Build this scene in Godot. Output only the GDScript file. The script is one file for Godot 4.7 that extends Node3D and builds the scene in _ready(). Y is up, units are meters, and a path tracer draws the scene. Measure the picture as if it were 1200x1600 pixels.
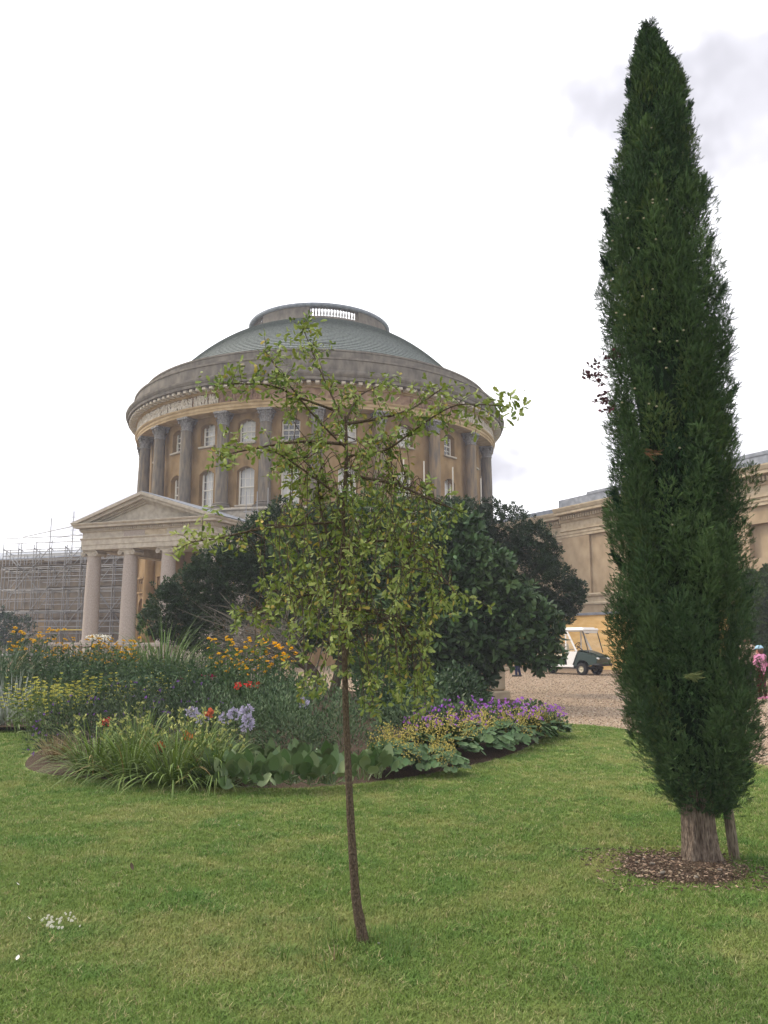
extends Node3D

# ---------------------------------------------------------------- helpers
var rng := RandomNumberGenerator.new()
var names := {}
var M := {}
var pitch := atan(200.0 / 1270.0)

func rr(a: float, b: float) -> float: return rng.randf_range(a, b)

func numbered(called: String) -> String:
	var n: int = names.get(called, 0)
	names[called] = n + 1
	return called if n == 0 else "%s_%03d" % [called, n]

func tag(o: Node, label: String, category := "", group := "") -> Node:
	o.set_meta("label", label)
	if category != "": o.set_meta("category", category)
	if group != "": o.set_meta("group", group)
	return o

func thing(called: String, label: String, category: String, at := Vector3.ZERO, turn := 0.0, group := "") -> Node3D:
	var o := Node3D.new()
	o.name = numbered(called)
	add_child(o)
	o.position = at
	o.rotation.y = turn
	tag(o, label, category, group)
	return o

func part(called: String, mesh: Mesh, mat: Material, parent: Node, xf := Transform3D()) -> MeshInstance3D:
	var o := MeshInstance3D.new()
	if parent == self:
		o.name = numbered(called)
	else:
		o.name = called
	o.mesh = mesh
	o.material_override = mat
	o.transform = xf
	parent.add_child(o, true)
	return o

func struct(called: String, mesh: Mesh, mat: Material, label: String) -> MeshInstance3D:
	var o := part(called, mesh, mat, self)
	o.set_meta("kind", "structure")
	o.set_meta("label", label)
	return o

func multi(called: String, mesh: Mesh, mat: Material, parent: Node, X: Array, C: Array) -> MultiMeshInstance3D:
	var mm := MultiMesh.new()
	mm.transform_format = MultiMesh.TRANSFORM_3D
	mm.use_colors = true
	mm.mesh = mesh
	mm.instance_count = X.size()
	var buf := PackedFloat32Array()
	buf.resize(X.size() * 16)
	var k := 0
	for i in X.size():
		var t: Transform3D = X[i]
		var c: Color = C[i]
		var b := t.basis
		buf[k] = b.x.x; buf[k + 1] = b.y.x; buf[k + 2] = b.z.x; buf[k + 3] = t.origin.x
		buf[k + 4] = b.x.y; buf[k + 5] = b.y.y; buf[k + 6] = b.z.y; buf[k + 7] = t.origin.y
		buf[k + 8] = b.x.z; buf[k + 9] = b.y.z; buf[k + 10] = b.z.z; buf[k + 11] = t.origin.z
		buf[k + 12] = c.r; buf[k + 13] = c.g; buf[k + 14] = c.b; buf[k + 15] = 1.0
		k += 16
	mm.buffer = buf
	var o := MultiMeshInstance3D.new()
	o.name = numbered(called) if parent == self else called
	o.multimesh = mm
	o.material_override = mat
	parent.add_child(o, true)
	o.set_meta("kind", "stuff")
	return o

func dup(root: Node3D, at: Vector3, turn: float, label: String, sc := 1.0) -> Node3D:
	var r: Node3D = root.duplicate()
	r.name = numbered(String(root.name).rstrip("0123456789").trim_suffix("_"))
	add_child(r)
	r.position = at
	r.rotation.y = turn
	r.scale = Vector3.ONE * sc
	r.set_meta("label", label)
	return r

# survey of the place: bearing and depth of a point seen from the photographer's spot
func at(x: float, y: float, depth: float) -> Vector3:
	var rx := (x - 600.0) / 1270.0
	var ry := (800.0 - y) / 1270.0
	var d := Vector3(rx, ry * cos(pitch) + sin(pitch), -(cos(pitch) - ry * sin(pitch)))
	return Vector3(0, 1.5, 0) + d * (depth / -d.z)

func on_ground(x: float, y: float, h := 0.0) -> Vector3:
	var rx := (x - 600.0) / 1270.0
	var ry := (800.0 - y) / 1270.0
	var d := Vector3(rx, ry * cos(pitch) + sin(pitch), -(cos(pitch) - ry * sin(pitch)))
	return Vector3(0, 1.5, 0) + d * ((h - 1.5) / d.y)

# ---- mesh building: every function adds triangles (clockwise from outside) to a SurfaceTool
func tool_() -> SurfaceTool:
	var st := SurfaceTool.new()
	st.begin(Mesh.PRIMITIVE_TRIANGLES)
	st.set_color(Color.WHITE)
	return st

func done(st: SurfaceTool) -> ArrayMesh:
	st.generate_normals()
	return st.commit()

func flat(st: SurfaceTool) -> void: st.set_smooth_group(0xFFFFFFFF)

func quad(st: SurfaceTool, a: Vector3, b: Vector3, c: Vector3, d: Vector3) -> void:
	st.add_vertex(a); st.add_vertex(b); st.add_vertex(c)
	st.add_vertex(a); st.add_vertex(c); st.add_vertex(d)

func box(st: SurfaceTool, xf: Transform3D, s: Vector3, bev := 0.0) -> void:
	flat(st)
	var h := s * 0.5
	if bev <= 0.0:
		var p := []
		for i in 8:
			p.append(xf * Vector3(h.x if i & 1 else -h.x, h.y if i & 2 else -h.y, h.z if i & 4 else -h.z))
		quad(st, p[4], p[6], p[7], p[5])
		quad(st, p[1], p[3], p[2], p[0])
		quad(st, p[0], p[2], p[6], p[4])
		quad(st, p[5], p[7], p[3], p[1])
		quad(st, p[2], p[3], p[7], p[6])
		quad(st, p[4], p[5], p[1], p[0])
		return
	# chamfered: an octagonal-edge box from three shifted shells
	var q := func(sx: float, sy: float, sz: float, ax: int) -> Vector3:
		var v := Vector3(sx * (h.x - bev), sy * (h.y - bev), sz * (h.z - bev))
		v[ax] = [sx * h.x, sy * h.y, sz * h.z][ax]
		return xf * v
	for ax in 3:
		var u := (ax + 1) % 3
		var w := (ax + 2) % 3
		for s1 in [-1.0, 1.0]:
			var c := []
			for k in [[-1.0, -1.0], [-1.0, 1.0], [1.0, 1.0], [1.0, -1.0]]:
				var v := [0.0, 0.0, 0.0]
				v[ax] = s1; v[u] = k[0]; v[w] = k[1]
				c.append(q.call(v[0], v[1], v[2], ax))
			if s1 > 0: quad(st, c[0], c[1], c[2], c[3])
			else: quad(st, c[3], c[2], c[1], c[0])
		for s1 in [-1.0, 1.0]:
			for s2 in [-1.0, 1.0]:
				var e := []
				for k in [[ax, -1.0], [ax, 1.0], [u, 1.0], [u, -1.0]]:
					var v := [0.0, 0.0, 0.0]
					v[ax] = s1; v[u] = s2; v[w] = k[1]
					e.append(q.call(v[0], v[1], v[2], k[0]))
				if s1 * s2 > 0: quad(st, e[0], e[1], e[2], e[3])
				else: quad(st, e[3], e[2], e[1], e[0])
	for sx in [-1.0, 1.0]:
		for sy in [-1.0, 1.0]:
			for sz in [-1.0, 1.0]:
				var a: Vector3 = q.call(sx, sy, sz, 0)
				var b: Vector3 = q.call(sx, sy, sz, 1)
				var c: Vector3 = q.call(sx, sy, sz, 2)
				if sx * sy * sz > 0: st.add_vertex(a); st.add_vertex(c); st.add_vertex(b)
				else: st.add_vertex(a); st.add_vertex(b); st.add_vertex(c)

func bx(st: SurfaceTool, c: Vector3, s: Vector3, bev := 0.0) -> void:
	box(st, Transform3D(Basis(), c), s, bev)

func tube(st: SurfaceTool, pts: Array, rad: Array, n := 8, cap := true) -> void:
	st.set_smooth_group(1)
	var rings := []
	var side := Vector3.ZERO
	for i in pts.size():
		var d: Vector3 = (pts[mini(i + 1, pts.size() - 1)] - pts[maxi(i - 1, 0)]).normalized()
		if side == Vector3.ZERO:
			side = d.cross(Vector3.UP if absf(d.y) < 0.9 else Vector3.RIGHT).normalized()
		side = (side - d * side.dot(d)).normalized()
		var up := side.cross(d)
		var ring := []
		for k in n:
			var a := TAU * k / n
			ring.append(pts[i] + (side * cos(a) + up * sin(a)) * rad[i])
		rings.append(ring)
	for i in pts.size() - 1:
		for k in n:
			var k2 := (k + 1) % n
			quad(st, rings[i][k], rings[i][k2], rings[i + 1][k2], rings[i + 1][k])
	if cap:
		flat(st)
		var e: int = pts.size() - 1
		for k in n:
			var k2 := (k + 1) % n
			st.add_vertex(pts[e]); st.add_vertex(rings[e][k]); st.add_vertex(rings[e][k2])
			st.add_vertex(pts[0]); st.add_vertex(rings[0][k2]); st.add_vertex(rings[0][k])

# profile of (radius, height) turned about the y axis of xf
func lathe(st: SurfaceTool, prof: Array, n: int, xf := Transform3D(), sharp := false) -> void:
	for j in prof.size() - 1:
		st.set_smooth_group(j % 30 + 1 if sharp else 1)
		var p: Vector2 = prof[j]
		var q: Vector2 = prof[j + 1]
		for k in n:
			var a := TAU * k / n
			var b := TAU * (k + 1) / n
			var d0 := Vector3(-sin(a), 0, cos(a))
			var d1 := Vector3(-sin(b), 0, cos(b))
			quad(st, xf * (d1 * p.x + Vector3.UP * p.y), xf * (d1 * q.x + Vector3.UP * q.y), xf * (d0 * q.x + Vector3.UP * q.y), xf * (d0 * p.x + Vector3.UP * p.y))

# profile of (outward, height) swept along a plan path (x, z) with mitred corners; outward is (dz, -dx)
func sweep(st: SurfaceTool, path: Array, prof: Array, closed := false, smooth_path := true, caps := false) -> void:
	var n := path.size()
	var outs := []
	for i in n:
		var a: Vector2 = path[i] - path[(i - 1 + n) % n] if closed or i > 0 else path[1] - path[0]
		var b: Vector2 = path[(i + 1) % n] - path[i] if closed or i < n - 1 else path[n - 1] - path[n - 2]
		a = a.normalized(); b = b.normalized()
		var oa := Vector2(a.y, -a.x)
		var ob := Vector2(b.y, -b.x)
		var m := (oa + ob).normalized()
		outs.append(m / maxf(0.3, m.dot(oa)))
	for j in prof.size() - 1:
		var p: Vector2 = prof[j]
		var q: Vector2 = prof[j + 1]
		if smooth_path: st.set_smooth_group(j % 30 + 1)
		else: flat(st)
		for i in (n if closed else n - 1):
			var k := (i + 1) % n
			var A: Vector2 = path[i] + outs[i] * p.x
			var B: Vector2 = path[k] + outs[k] * p.x
			var C: Vector2 = path[k] + outs[k] * q.x
			var D: Vector2 = path[i] + outs[i] * q.x
			quad(st, Vector3(B.x, p.y, B.y), Vector3(C.x, q.y, C.y), Vector3(D.x, q.y, D.y), Vector3(A.x, p.y, A.y))
	if caps:
		flat(st)
		var poly := PackedVector2Array(prof)
		var tri := Geometry2D.triangulate_polygon(poly)
		for e in [0, n - 1]:
			for t in range(0, tri.size(), 3):
				var v := []
				for s in 3:
					var pp: Vector2 = poly[tri[t + s]]
					var w: Vector2 = path[e] + outs[e] * pp.x
					v.append(Vector3(w.x, pp.y, w.y))
				var d: Vector2 = path[mini(e + 1, n - 1)] - path[maxi(e - 1, 0)]
				var nn: Vector3 = (v[2] - v[0]).cross(v[1] - v[0])
				var want := Vector3(d.x, 0, d.y) * (-1.0 if e == 0 else 1.0)
				if nn.dot(want) < 0: st.add_vertex(v[0]); st.add_vertex(v[2]); st.add_vertex(v[1])
				else: st.add_vertex(v[0]); st.add_vertex(v[1]); st.add_vertex(v[2])

# flat outline in x, y pushed from z0 to z1
func prism(st: SurfaceTool, poly: PackedVector2Array, z0: float, z1: float, xf := Transform3D()) -> void:
	flat(st)
	if Geometry2D.is_polygon_clockwise(poly):
		poly.reverse()
	var tri := Geometry2D.triangulate_polygon(poly)
	for t in range(0, tri.size(), 3):
		var v := [poly[tri[t]], poly[tri[t + 1]], poly[tri[t + 2]]]
		if (v[1] - v[0]).cross(v[2] - v[0]) < 0: v.reverse()
		for k in [0, 2, 1]: st.add_vertex(xf * Vector3(v[k].x, v[k].y, z1))
		for k in [0, 1, 2]: st.add_vertex(xf * Vector3(v[k].x, v[k].y, z0))
	for i in poly.size():
		var a := poly[i]
		var b := poly[(i + 1) % poly.size()]
		quad(st, xf * Vector3(a.x, a.y, z0), xf * Vector3(a.x, a.y, z1), xf * Vector3(b.x, b.y, z1), xf * Vector3(b.x, b.y, z0))

# a level sheet with an outline in plan (x, z), its rim going down by `rim`
func sheet(st: SurfaceTool, plan: Array, y: float, rim: float) -> void:
	var p := PackedVector2Array(plan)
	var tri := Geometry2D.triangulate_polygon(p)
	flat(st)
	for t in range(0, tri.size(), 3):
		var v := [p[tri[t]], p[tri[t + 1]], p[tri[t + 2]]]
		if (v[1] - v[0]).cross(v[2] - v[0]) < 0: v.reverse()
		for k in [0, 1, 2]: st.add_vertex(Vector3(v[k].x, y, v[k].y))
	if rim > 0:
		var cw := Geometry2D.is_polygon_clockwise(p)
		for i in p.size():
			var a := p[i]
			var b := p[(i + 1) % p.size()]
			if cw: quad(st, Vector3(a.x, y, a.y), Vector3(b.x, y, b.y), Vector3(b.x, y - rim, b.y), Vector3(a.x, y - rim, a.y))
			else: quad(st, Vector3(b.x, y, b.y), Vector3(a.x, y, a.y), Vector3(a.x, y - rim, a.y), Vector3(b.x, y - rim, b.y))

func smooth_plan(pts: Array, per := 6) -> Array:
	var out := []
	var n := pts.size()
	for i in n:
		for k in per:
			out.append((pts[i] as Vector2).cubic_interpolate(pts[(i + 1) % n], pts[(i - 1 + n) % n], pts[(i + 2) % n], float(k) / per))
	return out

func curve(pts: Array, per := 5) -> Array:
	var out := []
	var n := pts.size()
	for i in n - 1:
		for k in per:
			out.append((pts[i] as Vector3).cubic_interpolate(pts[i + 1], pts[maxi(i - 1, 0)], pts[mini(i + 2, n - 1)], float(k) / per))
	out.append(pts[n - 1])
	return out

func taper(n: int, a: float, b: float) -> Array:
	var out := []
	for i in n: out.append(lerpf(a, b, float(i) / maxi(1, n - 1)))
	return out

# ---- figures: tapered capsules joined by a smooth minimum, meshed as surface nets
func nets(st: SurfaceTool, caps: Array, cell: float, blend: float, xf := Transform3D()) -> void:
	var lo := Vector3.ONE * 1e9
	var hi := -lo
	for c in caps:
		var r: float = maxf(c[2], c[3]) + 2.0 * cell + blend * 0.3
		lo = lo.min((c[0] as Vector3).min(c[1]) - Vector3.ONE * r)
		hi = hi.max((c[0] as Vector3).max(c[1]) + Vector3.ONE * r)
	var nx := int((hi.x - lo.x) / cell) + 2
	var ny := int((hi.y - lo.y) / cell) + 2
	var nz := int((hi.z - lo.z) / cell) + 2
	var f := PackedFloat32Array()
	f.resize(nx * ny * nz)
	f.fill(10.0)
	for c in caps:
		var a: Vector3 = c[0]
		var b: Vector3 = c[1]
		var ra: float = c[2]
		var rb: float = c[3]
		var r: float = maxf(ra, rb) + blend + 2.0 * cell
		var l := ((a.min(b) - Vector3.ONE * r - lo) / cell).floor().max(Vector3.ZERO)
		var h := ((a.max(b) + Vector3.ONE * r - lo) / cell).ceil()
		var ab := b - a
		var inv := 1.0 / maxf(1e-8, ab.length_squared())
		for z in range(int(l.z), mini(nz, int(h.z))):
			for y in range(int(l.y), mini(ny, int(h.y))):
				var at0 := (z * ny + y) * nx
				for x in range(int(l.x), mini(nx, int(h.x))):
					var p := lo + Vector3(x, y, z) * cell - a
					var t := clampf(p.dot(ab) * inv, 0.0, 1.0)
					var d := (p - ab * t).length() - lerpf(ra, rb, t)
					var o := f[at0 + x]
					var k := maxf(blend - absf(o - d), 0.0)
					f[at0 + x] = minf(o, d) - k * k * 0.25 / blend
	var id := PackedInt32Array()
	id.resize(nx * ny * nz)
	id.fill(-1)
	var verts := PackedVector3Array()
	var step := [0, 1, nx, nx + 1, nx * ny, nx * ny + 1, nx * ny + nx, nx * ny + nx + 1]
	var edges := [[0, 1], [2, 3], [4, 5], [6, 7], [0, 2], [1, 3], [4, 6], [5, 7], [0, 4], [1, 5], [2, 6], [3, 7]]
	for z in nz - 1:
		for y in ny - 1:
			for x in nx - 1:
				var at0 := (z * ny + y) * nx + x
				var inside := 0
				for s in 8:
					if f[at0 + step[s]] < 0.0: inside += 1
				if inside == 0 or inside == 8: continue
				var sum := Vector3.ZERO
				var cnt := 0
				for e in edges:
					var v0 := f[at0 + step[e[0]]]
					var v1 := f[at0 + step[e[1]]]
					if (v0 < 0.0) != (v1 < 0.0):
						var t := v0 / (v0 - v1)
						var p0 := Vector3(e[0] & 1, (e[0] >> 1) & 1, e[0] >> 2)
						var p1 := Vector3(e[1] & 1, (e[1] >> 1) & 1, e[1] >> 2)
						sum += p0.lerp(p1, t)
						cnt += 1
				id[at0] = verts.size()
				verts.append(xf * (lo + (Vector3(x, y, z) + sum / cnt) * cell))
	st.set_smooth_group(1)
	var dx := 1
	var dy := nx
	var dz := nx * ny
	for z in range(1, nz - 1):
		for y in range(1, ny - 1):
			for x in range(1, nx - 1):
				var i := (z * ny + y) * nx + x
				var s0 := f[i] < 0.0
				for k in 3:
					var e: int = [dx, dy, dz][k]
					if s0 == (f[i + e] < 0.0): continue
					var u: int = [dy, dz, dx][k]
					var w: int = [dz, dx, dy][k]
					var q := [id[i - u - w], id[i - w], id[i], id[i - u]]
					if q.min() < 0: continue
					if s0: quad(st, verts[q[3]], verts[q[2]], verts[q[1]], verts[q[0]])
					else: quad(st, verts[q[0]], verts[q[1]], verts[q[2]], verts[q[3]])

# ---- materials
func noise_tex(freq: float, oct: int, stops: Array, seed_: int, size := 256, kind := FastNoiseLite.TYPE_SIMPLEX_SMOOTH) -> NoiseTexture2D:
	var n := FastNoiseLite.new()
	n.noise_type = kind
	n.frequency = freq
	n.fractal_octaves = oct
	n.seed = seed_
	var t := NoiseTexture2D.new()
	t.width = size
	t.height = size
	t.seamless = true
	t.noise = n
	if stops.size():
		var g := Gradient.new()
		g.offsets = PackedFloat32Array(stops.map(func(s): return s[0]))
		g.colors = PackedColorArray(stops.map(func(s): return (s[1] as Color).linear_to_srgb()))
		t.color_ramp = g
	return t

func lin(r: float, g: float, b: float) -> Color: return Color(r, g, b)

func surf(called: String, stops: Array, freq: float, scale: Vector3, rough: float, relief := 0.0, seed_ := 1, oct := 5) -> StandardMaterial3D:
	var m := StandardMaterial3D.new()
	m.resource_name = called
	m.albedo_texture = noise_tex(freq, oct, stops, seed_)
	m.uv1_triplanar = true
	m.uv1_world_triplanar = true
	m.uv1_scale = scale
	m.roughness = rough
	m.metallic_specular = 0.3
	if relief > 0:
		m.heightmap_enabled = true
		m.heightmap_texture = noise_tex(freq * 1.7, oct, [], seed_ + 7)
		m.heightmap_scale = relief
	M[called] = m
	return m

func plain(called: String, c: Color, rough: float, spec := 0.4, metal := 0.0) -> StandardMaterial3D:
	var m := StandardMaterial3D.new()
	m.resource_name = called
	m.albedo_color = c.linear_to_srgb()
	m.roughness = rough
	m.metallic_specular = spec
	m.metallic = metal
	M[called] = m
	return m

func leafy(called: String, rough: float, back: float, spec := 0.3) -> StandardMaterial3D:
	var m := StandardMaterial3D.new()
	m.resource_name = called
	m.vertex_color_use_as_albedo = true
	m.roughness = rough
	m.metallic_specular = spec
	m.cull_mode = BaseMaterial3D.CULL_DISABLED
	if back > 0:
		m.backlight_enabled = true
		m.backlight = Color(back, back, back * 0.7)
	M[called] = m
	return m

func shade(c: Color, v: float) -> Color: return Color(c.r * v, c.g * v, c.b * v)
func vary(c: Color, d: float) -> Color:
	var k := 1.0 + rr(-d, d)
	return Color(c.r * k * (1.0 + rr(-d, d) * 0.4), c.g * k, c.b * k * (1.0 + rr(-d, d) * 0.4))

# ---- leaves
func leaf(st: SurfaceTool, xf: Transform3D, len_: float, wid: float, fold := 0.25, droop := 0.3, outline := [0.35, 0.9, 1.0, 0.7]) -> void:
	# a blade along +y with a midrib fold and a bend towards +z
	st.set_smooth_group(2)
	var n: int = outline.size()
	var pm := Vector3.ZERO
	var pl := Vector3.ZERO
	var pr := Vector3.ZERO
	for i in n + 1:
		var t := float(i + 1) / (n + 1)
		var w: float = 0.0 if i == n else outline[i] * wid * 0.5
		var b := Vector3(0, len_ * t, len_ * droop * t * t)
		var m := b
		var l := b + Vector3(-w, 0, w * fold)
		var r := b + Vector3(w, 0, w * fold)
		if i == 0:
			for v in [Vector3.ZERO, l, m, Vector3.ZERO, m, r]: st.add_vertex(xf * v)
		elif i == n:
			for v in [pl, m, pm, pm, m, pr]: st.add_vertex(xf * v)
		else:
			for v in [pl, l, m, pl, m, pm, pm, m, r, pm, r, pr]: st.add_vertex(xf * v)
		pm = m; pl = l; pr = r

func aim(dir: Vector3, roll := 0.0) -> Basis:
	# +y along dir
	var y := dir.normalized()
	var x := y.cross(Vector3(0.13, 0.31, 0.94)).normalized()
	if absf(y.dot(Vector3(0.13, 0.31, 0.94).normalized())) > 0.98: x = y.cross(Vector3.RIGHT).normalized()
	var z := x.cross(y)
	return Basis(x, y, z) * Basis(Vector3.UP, roll)

func rdir() -> Vector3:
	var z := rr(-1, 1)
	var a := rr(0, TAU)
	var s := sqrt(1 - z * z)
	return Vector3(s * cos(a), z, s * sin(a))

func cluster(n: int, len_: float, wid: float, spread: float, fold := 0.25, droop := 0.35, outline := [0.5, 1.0, 0.75], stem := 0.0) -> ArrayMesh:
	# a shoot along +y carrying n leaves
	var st := tool_()
	for i in n:
		var t := float(i) / n
		var a := i * 2.4 + rr(-0.3, 0.3)
		var el := lerpf(1.3, 0.35, t) * spread + rr(-0.15, 0.15)
		var d := Vector3(sin(el) * cos(a), cos(el), sin(el) * sin(a))
		st.set_color(shade(Color.WHITE, rr(0.8, 1.15)))
		leaf(st, Transform3D(aim(d, rr(-0.6, 0.6)), Vector3(0, t * len_ * 1.1, 0) + d * 0.01), len_ * rr(0.7, 1.1), wid * rr(0.8, 1.1), fold, droop * rr(0.4, 1.4), outline)
	if stem > 0:
		st.set_color(Color(0.8, 0.7, 0.5))
		tube(st, [Vector3(0, -len_, 0), Vector3(0, len_, 0)], [stem, stem * 0.5], 4, false)
	return done(st)

func blades(n: int, len_: float, wid: float, spread: float, droop: float, base_r: float, c0: Color, c1: Color, seg := 5, dry := 0.0) -> ArrayMesh:
	# a tuft of arching strap leaves
	var st := tool_()
	for i in n:
		var a := rr(0, TAU)
		var out := Vector3(cos(a), 0, sin(a))
		var sidev := Vector3(-sin(a + rr(-0.5, 0.5)), 0, cos(a))
		var L := len_ * rr(0.55, 1.1)
		var el := rr(0.02, spread)
		var p := out * base_r * sqrt(rng.randf())
		var dir := (Vector3.UP * cos(el) + out * sin(el)).normalized()
		var col := c0.lerp(c1, rng.randf())
		if rng.randf() < dry: col = Color(0.28, 0.21, 0.09)
		col = shade(col, rr(0.75, 1.2))
		var bend := droop * rr(0.5, 1.5)
		st.set_smooth_group(3)
		for k in seg:
			var t0 := float(k) / seg
			var t1 := float(k + 1) / seg
			var w0 := wid * 0.5 * (1.0 - pow(t0, 2.5))
			var w1 := wid * 0.5 * (1.0 - pow(t1, 2.5))
			dir = (dir + (out * 0.6 + Vector3.DOWN) * bend * t1 / seg).normalized()
			var q := p + dir * L / seg
			st.set_color(col)
			quad(st, p - sidev * w0, q - sidev * w1, q + sidev * w1, p + sidev * w0)
			p = q
	return done(st)

# ---------------------------------------------------------------- the place
func _ready() -> void:
	rng.seed = 20240
	camera_and_light()
	materials()
	ground()
	rotunda()
	portico()
	wings()
	scaffolding()
	garden_wall()
	cart()
	people()
	shrubs()
	borders()
	cypress()
	young_tree()
	lawn_grass()

func camera_and_light() -> void:
	var cam := Camera3D.new()
	cam.name = "camera"
	cam.position = Vector3(0, 1.5, 0)
	cam.rotation.x = pitch
	cam.fov = rad_to_deg(2.0 * atan(800.0 / 1270.0))
	cam.near = 0.05
	cam.far = 900
	add_child(cam)
	cam.current = true
	var e := Environment.new()
	e.background_mode = Environment.BG_SKY
	e.sky = Sky.new()
	var sm := PanoramaSkyMaterial.new()
	sm.panorama = ImageTexture.create_from_image(sky_image())
	e.sky.sky_material = sm
	e.background_energy_multiplier = 1.0
	e.tonemap_mode = Environment.TONE_MAPPER_LINEAR
	e.tonemap_exposure = 1.8
	e.fog_enabled = true
	e.fog_density = 0.0012
	e.fog_light_color = Color(0.93, 0.94, 1.0)
	e.sdfgi_enabled = true
	e.ssao_enabled = true
	e.ssil_enabled = true
	var we := WorldEnvironment.new()
	we.name = "world_environment"
	we.environment = e
	add_child(we)
	var sun := DirectionalLight3D.new()
	sun.name = "sun"
	sun.light_energy = 0.5
	sun.light_color = Color(1.0, 0.93, 0.82)
	sun.light_angular_distance = 10.0
	sun.shadow_enabled = true
	add_child(sun)
	sun.look_at_from_position(sun_dir() * 50.0, Vector3.ZERO)

func sun_dir() -> Vector3:
	var az := deg_to_rad(-68.0)
	var el := deg_to_rad(46.0)
	return Vector3(sin(az) * cos(el), sin(el), -cos(az) * cos(el))

func sky_image() -> Image:
	var w := 1024
	var h := 512
	var im := Image.create(w, h, false, Image.FORMAT_RGBF)
	var n := FastNoiseLite.new()
	n.seed = 15
	n.frequency = 1.0
	n.fractal_octaves = 5
	n.fractal_gain = 0.5
	n.domain_warp_enabled = true
	n.domain_warp_amplitude = 0.35
	n.domain_warp_frequency = 1.2
	var s := sun_dir()
	for j in h:
		var v := PI * (j + 0.5) / h
		for i in w:
			var u := TAU * (i + 0.5) / w
			var d := Vector3(sin(u) * sin(v), cos(v), -cos(u) * sin(v))
			var k := 1.0 / (absf(d.y) + 0.35)
			var c := n.get_noise_3d(d.x * k * 1.6 + 3.1, d.y * 1.5, d.z * k * 1.6)
			var ang := acos(clampf(d.dot(s), -1, 1))
			var near := exp(-pow(ang / 0.68, 2.0))
			var g := smoothstep(-0.34, 0.5, c + 0.02 - 0.55 * near)
			var l := lerpf(1.08, 0.405, g) + 0.7 * near
			im.set_pixel(i, j, Color(l * lerpf(1.0, 0.97, g), l * lerpf(1.0, 0.965, g), l * lerpf(1.02, 1.06, g)))
	return im

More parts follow.
